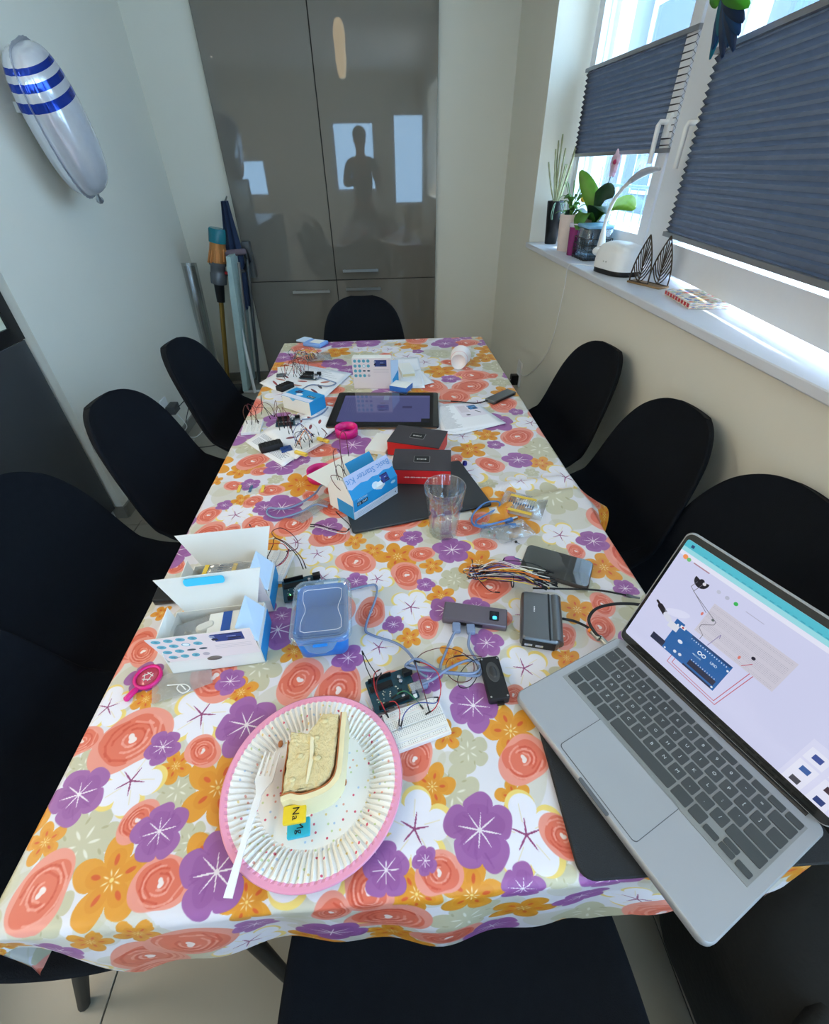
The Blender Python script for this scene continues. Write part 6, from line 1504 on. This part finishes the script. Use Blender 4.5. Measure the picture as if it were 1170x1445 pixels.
# ================================================================== vacuum cleaner and laundry things in the far left corner
YV = 3.42
def av(px, py, Y=YV): return aty(px, py, Y)
base = at(324, 566, 0.0); t = thing('vacuum_cleaner', 'cordless vacuum with teal cap, copper body and gold tube hanging left of the cupboard', 'vacuum cleaner', (av(324, 560).x, YV, 0))
vb = Vector(t.location); tealm = mat('teal_plastic', (24, 122, 136), .2, trans=.1); cop = mat('copper_plastic', (206, 138, 80), .28, metal=.6); gry = mat('clear_grey', (100, 102, 106), .2, metal=.2); gol = mat('gold_tube', (176, 140, 72), .3, metal=.85)
top, c1, c2, c3, c4, foot = [av(*q) - vb for q in ((306, 322), (307, 342), (307, 369), (309, 400), (312, 426), (323, 556))]
MB().tube([top, top.lerp(c1, .1), c1], [.046, .052, .053], 24).obj('filter_cap', tealm, t)
b = MB(); b.tube([c1, c1.lerp(c2, .5), c2], [.048, .051, .056], 24); o = b.obj('motor_housing', cop, t)
for k in range(12):
    a = 2 * PI * k / 12; b = MB(); q = c1.lerp(c2, .35); b.tube([q + Vector((math.cos(a) * .051, math.sin(a) * .051, 0)), c2 + Vector((math.cos(a) * .058, math.sin(a) * .058, 0))], [.004, .008], 6); b.obj('cyclone_rib', cop, o)
MB().tube([c2, c2.lerp(c3, .15), c2.lerp(c3, .2), c2.lerp(c3, .5), c2.lerp(c3, .55), c3], [.054, .054, .046, .048, .052, .050], 24).obj('dust_bin', gry, t)
MB().tube([c3, c4], [.034, .026], 16).obj('collar', M['black'], t)
MB().tube([c4, foot], .0165, 14).obj('tube', gol, t)
MB().prism(rrect(.24, .085, .03, 5), 0, .055, .008).obj('floor_head', M['black'], t, loc=(foot.x + .02, -.02, 0.0))
MB().tube([foot, (foot.x + .01, -.01, .05)], .02, 12).obj('joint', M['black'], t)
hl = av(345, 355, 3.55) - vb; MB().tube([c1.lerp(c2, .6) + Vector((.04, 0, 0)), hl], .020, 10).obj('handle', mat('mauve_grey', (120, 104, 112), .4), t)
h2 = av(345, 382, 3.55) - vb; MB().tube([c2.lerp(c3, .6) + Vector((.04, 0, 0)), h2], .012, 10).obj('trigger_guard', M['greyal'], t)
MB().tube([c2.lerp(c3, .6) + Vector((.050, -.01, .01)), c2.lerp(c3, .6) + Vector((.075, -.01, .01))], .010, 8).obj('trigger', W['red'], t)
MB().tube([hl, hl.lerp(h2, .5) + Vector((.03, 0, 0)), h2], .014, 8).obj('grip', M['black'], t)
MB().box(((hl.x + h2.x) / 2 + .02, YB - YV - .05, (hl.z + h2.z) / 2), (.05, .05, .22)).obj('wall_dock', M['greyal'], t)

# ironing board folded against the wall
ib0, ib1 = av(333, 350, 3.56), av(356, 556, 3.50); t = thing('ironing_board', 'folded ironing board in pale mint cover leaning in the far left corner', 'ironing board', (ib1.x, 3.52, 0))
q0 = ib0 - Vector(t.location); zt = q0.z; 
outl = [(-.018, .03), (.018, .03), (.020, .30), (.020, zt - .30), (.014, zt - .02), (-.014, zt - .02), (-.020, zt - .30), (-.020, .30)]
sh = lambda z: (q0.x) * z / zt
vs = [(x + sh(z), y, z) for y in (-.18, .10) for x, z in outl]; n = 8
fs = [tuple(range(n)), tuple(range(2 * n - 1, n - 1, -1))] + [((i + 1) % n, i, i + n, (i + 1) % n + n) for i in range(n)]
MB().add(vs, [f[::-1] for f in fs], 0).obj('padded_board', mat('mint_cover', (178, 200, 196), .8, var=.1, scale=60, bump=.5, bscale=100), t)
for dx, y in ((.045, -.10), (.075, .02), (.060, .06)):
    MB().tube([(dx + sh(zt * .9), y, zt * .93), (dx * .9 + sh(.0), y, .012)], .011, 8).obj('leg', M['steel'] if dx < .07 else M['greyal'], t)
MB().tube([(-.03, -.14, .012), (.12, -.14, .012)], .011, 8).obj('foot_bar', M['white'], t)
MB().tube([(.066, -.12, .5), (.070, -.17, .012)], .012, 8).obj('leg', M['white'], t)
# blue garment hanging
g0 = av(326, 283, 3.60); t = thing('hanging_garment', 'crumpled navy blue garment hanging behind the vacuum cleaner', 'garment', (g0.x - .03, 3.575, g0.z))
L = g0.z - av(330, 434, 3.6).z
def gf(u, v, s_):
    z = -v * L; w = (.022 + .045 * min(1, v * 2.2) - .015 * v) ; x = (u - .5) * 2 * w - .03 * v; e = math.sin(PI * u) ** .5
    return (x, s_ * .030 * e * (1 + .5 * math.sin(u * 16 + v * 4)) - .02, z + .02 * math.sin(u * 9) * v)
MB().grid(lambda u, v: gf(u, v, -1), 24, 24).grid(lambda u, v: gf(1 - u, v, 1), 24, 24).obj('cloth', mat('navy_cloth', (42, 56, 84), .85, var=.15, scale=20), t)
MB().tube([(0, 0, 0), (0, .05, .02)], .006, 8).obj('hook', M['steel'], t)
# clear plastic sheet rolled in the corner
r0, r1 = av(268, 372, 3.50), av(322, 566, 3.45)
t = thing('plastic_roll', 'clear plastic film roll leaning in the corner left of the vacuum', 'plastic roll', (r1.x - .06, 3.42, 0))
rr_ = Vector((r0.x - r1.x + .03, .12, r0.z)); 
MB().tube([Vector((0, 0, .004)), rr_ * .3, rr_ * .6, rr_], [.052, .056, .060, .058], 20, cap=False).obj('film', glassy('roll_film', (226, 228, 226), .08, .10, haze=.10), t)
MB().tube([Vector((.01, 0, .004)), rr_ * .5 + Vector((.012, 0, 0)), rr_ + Vector((.005, 0, -.02))], [.034, .037, .035], 16, cap=False).obj('inner_film', glassy('roll_film_inner', (232, 232, 230), .10, .06), t)

# ================================================================== plain foil balloon on the left wall
bc_ = atx(86, 176, -1.195); bt, bb_ = atx(36, 74, -1.195), atx(142, 276, -1.195)
ax = (bt - bb_); Hb = ax.length / 2; ang = math.atan2(ax.y, ax.z)
t = thing('foil_balloon', 'silver and blue foil balloon fixed high on the left wall', 'balloon', bc_)
vs, fs = [], []; NU, NV = 56, 48
def bal(a, v):
    ph = PI * v; s_ = math.sin(ph) ** .55; z = -Hb * math.copysign(abs(math.cos(ph)) ** .85, math.cos(ph))
    cr = 1 - .05 * abs(math.sin(a * 9 + 1)) * abs(math.cos(a)) ** 6 * (.4 + abs(math.cos(ph)))
    y = .138 * s_ * math.cos(a) * cr; x = .088 * s_ * abs(math.sin(a)) ** .8 * math.copysign(1, math.sin(a)) * (1 - .1 * abs(math.cos(a)) ** 8)
    return (x, y * math.cos(0) , z)
MBb = MB(); grid_ = [[bal(2 * PI * i / NU, j / NV) for i in range(NU)] for j in range(NV + 1)]
for row in grid_: vs += row
mi = []
for j in range(NV):
    for i in range(NU):
        k = (i + 1) % NU; fs.append((j * NU + i, j * NU + k, (j + 1) * NU + k, (j + 1) * NU + i)); v = j / NV; ph = i / NU
        mi.append(1 if (.58 < v < .605 or .66 < v < .69 or .74 < v < .79) else 0 if v >= .79 else 2 if (v < .08) else 0)
for q_, m_ in zip(fs, mi): pass
MBb.add(vs, fs, 0, Matrix.Rotation(-ang, 4, 'X'), True); MBb.m = mi
MBb.obj('foil_body', [mat('silver_white_foil', (222, 224, 230), .16, metal=.45, bump=.6, bscale=22), mat('blue_foil', (34, 66, 170), .12, metal=.6, bump=.5, bscale=22), mat('grey_foil', (150, 156, 166), .14, metal=.75, bump=.5, bscale=22)], t)
b = MB(); ring = []
for j in range(NV * 2 + 1):
    v = j / NV; a = 0 if v <= 1 else PI; p = bal(a, v if v <= 1 else 2 - v); ring.append(p)
Rm = Matrix.Rotation(-ang, 4, 'X')
vs = []
for j, p in enumerate(ring): q = Vector(p); o_ = Vector((0, q.y, q.z * .4)).normalized() * (.010 + .002 * (j % 2)); vs += [tuple(q + Vector((-.0006, 0, 0))), tuple(q + o_ + Vector((0, 0, 0)))]
b.add(vs, [(2 * j, 2 * j + 1, 2 * j + 3, 2 * j + 2) for j in range(len(ring) - 1)], 0, Rm); b.obj('seam', mat('seam_foil', (196, 200, 208), .2, metal=.7), t, mods=(('SOLIDIFY', dict(thickness=.001)),))
MB().tube([Rm @ Vector((0, 0, -Hb)), Rm @ Vector((-.01, .01, -Hb - .03)), Rm @ Vector((-.02, .03, -Hb - .05))], [.010, .007, .016], 8).obj('filling_neck', mat('neck_foil', (190, 194, 202), .2, metal=.7), t)
MB().box((-.11, 0, .05), (.05, .03, .03)).obj('wall_tape', M['white'], t)

# ================================================================== pendant lamp over the table (seen mirrored in the cupboard)
t = thing('pendant_lamp', 'lit wavy white glass pendant lamp above the table, mirrored in the cupboard', 'lamp', (-.255, 1.40, ZC))
MB().lathe([(.0, -.57), (.030, -.57), (.034, -.55), (.043, -.50), (.052, -.44), (.047, -.40), (.050, -.35), (.056, -.29), (.048, -.23), (.030, -.19), (.012, -.18), (0, -.18)], 32).obj('glass_shade', mat('warm_glass', (255, 224, 178), .3, emit=5.0), t)
MB().tube([(0, 0, -.18), (0, 0, -.02)], .003, 6).obj('cord', M['black'], t); MB().lathe([(0, -.025), (.05, -.025), (.05, 0), (0, 0)], 24).obj('ceiling_rose', M['white'], t)

# ================================================================== dark bag on the floor at the near right corner
bgp = at(1100, 1330, .30); t = thing('backpack', 'dark backpack standing on the floor below the overhanging laptop', 'bag', (.675, .065, 0), .08)
t.scale = (1.15, 1.42, 1.15)
bm_ = mat('dark_bag_cloth', (20, 24, 26), .8, var=.3, scale=20, bump=.6, bscale=120)
def bf(a, v): 
    ph = PI * v; s_ = math.sin(ph) ** .45; z = .23 - .23 * math.copysign(abs(math.cos(ph)) ** .8, math.cos(ph)); return (.155 * s_ * math.copysign(abs(math.cos(a)) ** .7, math.cos(a)) * (1 + .04 * math.sin(5 * a + 8 * v)), .14 * s_ * math.copysign(abs(math.sin(a)) ** .7, math.sin(a)) * (1 + .05 * math.sin(7 * v * 3)), z)
vs = [bf(2 * PI * i / 40, j / 24) for j in range(25) for i in range(40)]; fs = [(j * 40 + i, j * 40 + (i + 1) % 40, (j + 1) * 40 + (i + 1) % 40, (j + 1) * 40 + i) for j in range(24) for i in range(40)]
MB().add(vs, fs, 0, smooth=True).obj('body', bm_, t)
MB().tube(smooth_path([(-.10, -.02, .42), (-.17, -.05, .36), (-.22, -.08, .22), (-.20, -.10, .08), (-.14, -.10, .03)], 5), [.014] * 21, 8).obj('strap', bm_, t)
MB().tube(smooth_path([(-.04, 0, .455), (-.02, 0, .50), (.03, 0, .50), (.05, 0, .455)], 5), .009, 8).obj('top_handle', bm_, t)
MB().tube(smooth_path([(-.15, -.06, .30), (.0, -.15, .31), (.14, -.08, .30)], 6), .003, 6).obj('zip', M['greyal'], t)
MB().lathe([(.016, -.004), (.024, -.004), (.024, .004), (.016, .004), (.016, -.004)], 20, T=TR(-.235, -.085, .16, rx=1.2)).obj('buckle_ring', M['black'], t)

# ================================================================== the photographer, standing behind the near chair (seen mirrored in the cupboard)
def skin_mesh(name, nodes, edges, m, parent, root=0):
    me = bpy.data.meshes.new(name); me.from_pydata([n[0] for n in nodes], edges, []); me.materials.append(m)
    o = bpy.data.objects.new(name, me); COL.objects.link(o)
    if parent: o.parent = parent
    sk = o.modifiers.new('skin', 'SKIN'); sk.use_smooth_shade = True
    for i, n in enumerate(nodes): me.skin_vertices[0].data[i].radius = n[1] if isinstance(n[1], tuple) else (n[1], n[1]); me.skin_vertices[0].data[i].use_root = (i == root)
    ss = o.modifiers.new('sub', 'SUBSURF'); ss.levels = ss.render_levels = 2
    return o
ph = thing('person', 'person in dark clothes standing behind the near chair and holding up a phone', 'person', (-.17, -.50, 0))
sk_ = mat('skin', (196, 150, 122), .55); sh_ = mat('dark_shirt', (36, 38, 44), .85, bump=.3, bscale=60); tr_ = mat('dark_trousers', (30, 34, 44), .85, bump=.3, bscale=60); hr_ = mat('dark_hair', (34, 26, 22), .7, bump=.6, bscale=200)
N = [((0, .02, .95), (.13, .10)), ((0, .06, 1.12), (.125, .095)), ((0, .12, 1.30), (.15, .10)), ((0, .17, 1.44), (.09, .07)), ((0, .21, 1.515), .052), ((0, .25, 1.60), (.070, .078)), ((0, .27, 1.68), (.082, .092)), ((0, .27, 1.745), (.064, .072))]
E_ = [(0, 1), (1, 2), (2, 3), (3, 4), (4, 5), (5, 6), (6, 7)]
tgt = {-1: (.105, .435, 1.345), 1: (.235, .435, 1.345)}
for s_ in (-1, 1):
    k = len(N); N += [((s_ * .16, .15, 1.42), .058), ((s_ * .225, .20, 1.19), .042), ((s_ * .225 * .5 + tgt[s_][0] * .5, .33, 1.25), .034), (tgt[s_], (.020, .028))]
    E_ += [(3, k), (k, k + 1), (k + 1, k + 2), (k + 2, k + 3)]
    k = len(N); N += [((s_ * .085, .0, .86), .085), ((s_ * .10, .03, .50), .056), ((s_ * .10, -.02, .10), .036), ((s_ * .10, .09, .04), (.036, .03))]
    E_ += [(0, k), (k, k + 1), (k + 1, k + 2), (k + 2, k + 3)]
body = skin_mesh('body', N, E_, sk_, ph)
NS = [((0, .03, .93), (.142, .112)), ((0, .06, 1.12), (.138, .108)), ((0, .12, 1.30), (.163, .113)), ((0, .165, 1.44), (.10, .08))]; ES = [(0, 1), (1, 2), (2, 3)]
for s_ in (-1, 1):
    k = len(NS); NS += [((s_ * .16, .15, 1.42), .068), ((s_ * .225, .20, 1.19), .052), ((s_ * .225 * .5 + tgt[s_][0] * .5, .33, 1.25), .042)]; ES += [(3, k), (k, k + 1), (k + 1, k + 2)]
skin_mesh('shirt', NS, ES, sh_, ph)
NT = [((0, .02, .95), (.136, .106))]; ET = []
for s_ in (-1, 1):
    k = len(NT); NT += [((s_ * .085, .0, .86), .094), ((s_ * .10, .03, .50), .066), ((s_ * .10, -.02, .10), .050)]; ET += [(0, k), (k, k + 1), (k + 1, k + 2)]
skin_mesh('trousers', NT, ET, tr_, ph)
for s_ in (-1, 1): MB().prism(rrect(.095, .27, .045, 5), 0, .07, .02).obj('shoe', M['black'], ph, loc=(s_ * .10, .05, 0))
MB().ball((0, .262, 1.715), (.090, .102, .088), seg=24, rings=14).obj('hair', hr_, ph)
MB().ball((0, .352, 1.650), (.012, .018, .020), seg=10).obj('nose', sk_, ph)
for s_ in (-1, 1):
    MB().ball((s_ * .075, .27, 1.655), (.010, .018, .028), seg=10).obj('ear', sk_, ph)
    MB().ball((s_ * .030, .343, 1.672), (.012, .008, .008), seg=10).obj('eye', M['white'], ph)
MB().ball((0, .340, 1.612), (.024, .008, .006), seg=10).obj('mouth', mat('lips', (160, 90, 84), .5), ph)
for s_ in (-1, 1):
    b = Vector(tgt[s_]); o_ = -s_
    for k in range(4):      # fingers curled round the lower long edge of the phone, the thumb on the near side
        x = b.x + (k - 1.5) * .017; skin_mesh('finger', [((x, b.y - .005, b.z - .005), .010), ((x, b.y + .035, b.z - .012), .0085), ((x, b.y + .050, b.z + .012 + .002 * k), .0078), ((x + .001, b.y + .048, b.z + .030), .006)], [(0, 1), (1, 2), (2, 3)], sk_, ph)
    skin_mesh('thumb', [((b.x + o_ * .012, b.y - .008, b.z), .011), ((b.x + o_ * .03, b.y + .012, b.z + .012), .010), ((b.x + o_ * .038, b.y + .022, b.z + .036), .008)], [(0, 1), (1, 2)], sk_, ph)
t = thing('smartphone', 'phone held up by the person behind the near chair', 'phone', (.0, -.032, 1.370))
MB().prism(rrect(.155, .075, .010, 5), -.004, .004, .001, T=Matrix.Rotation(PI / 2, 4, 'X')).obj('body', M['black'], t)
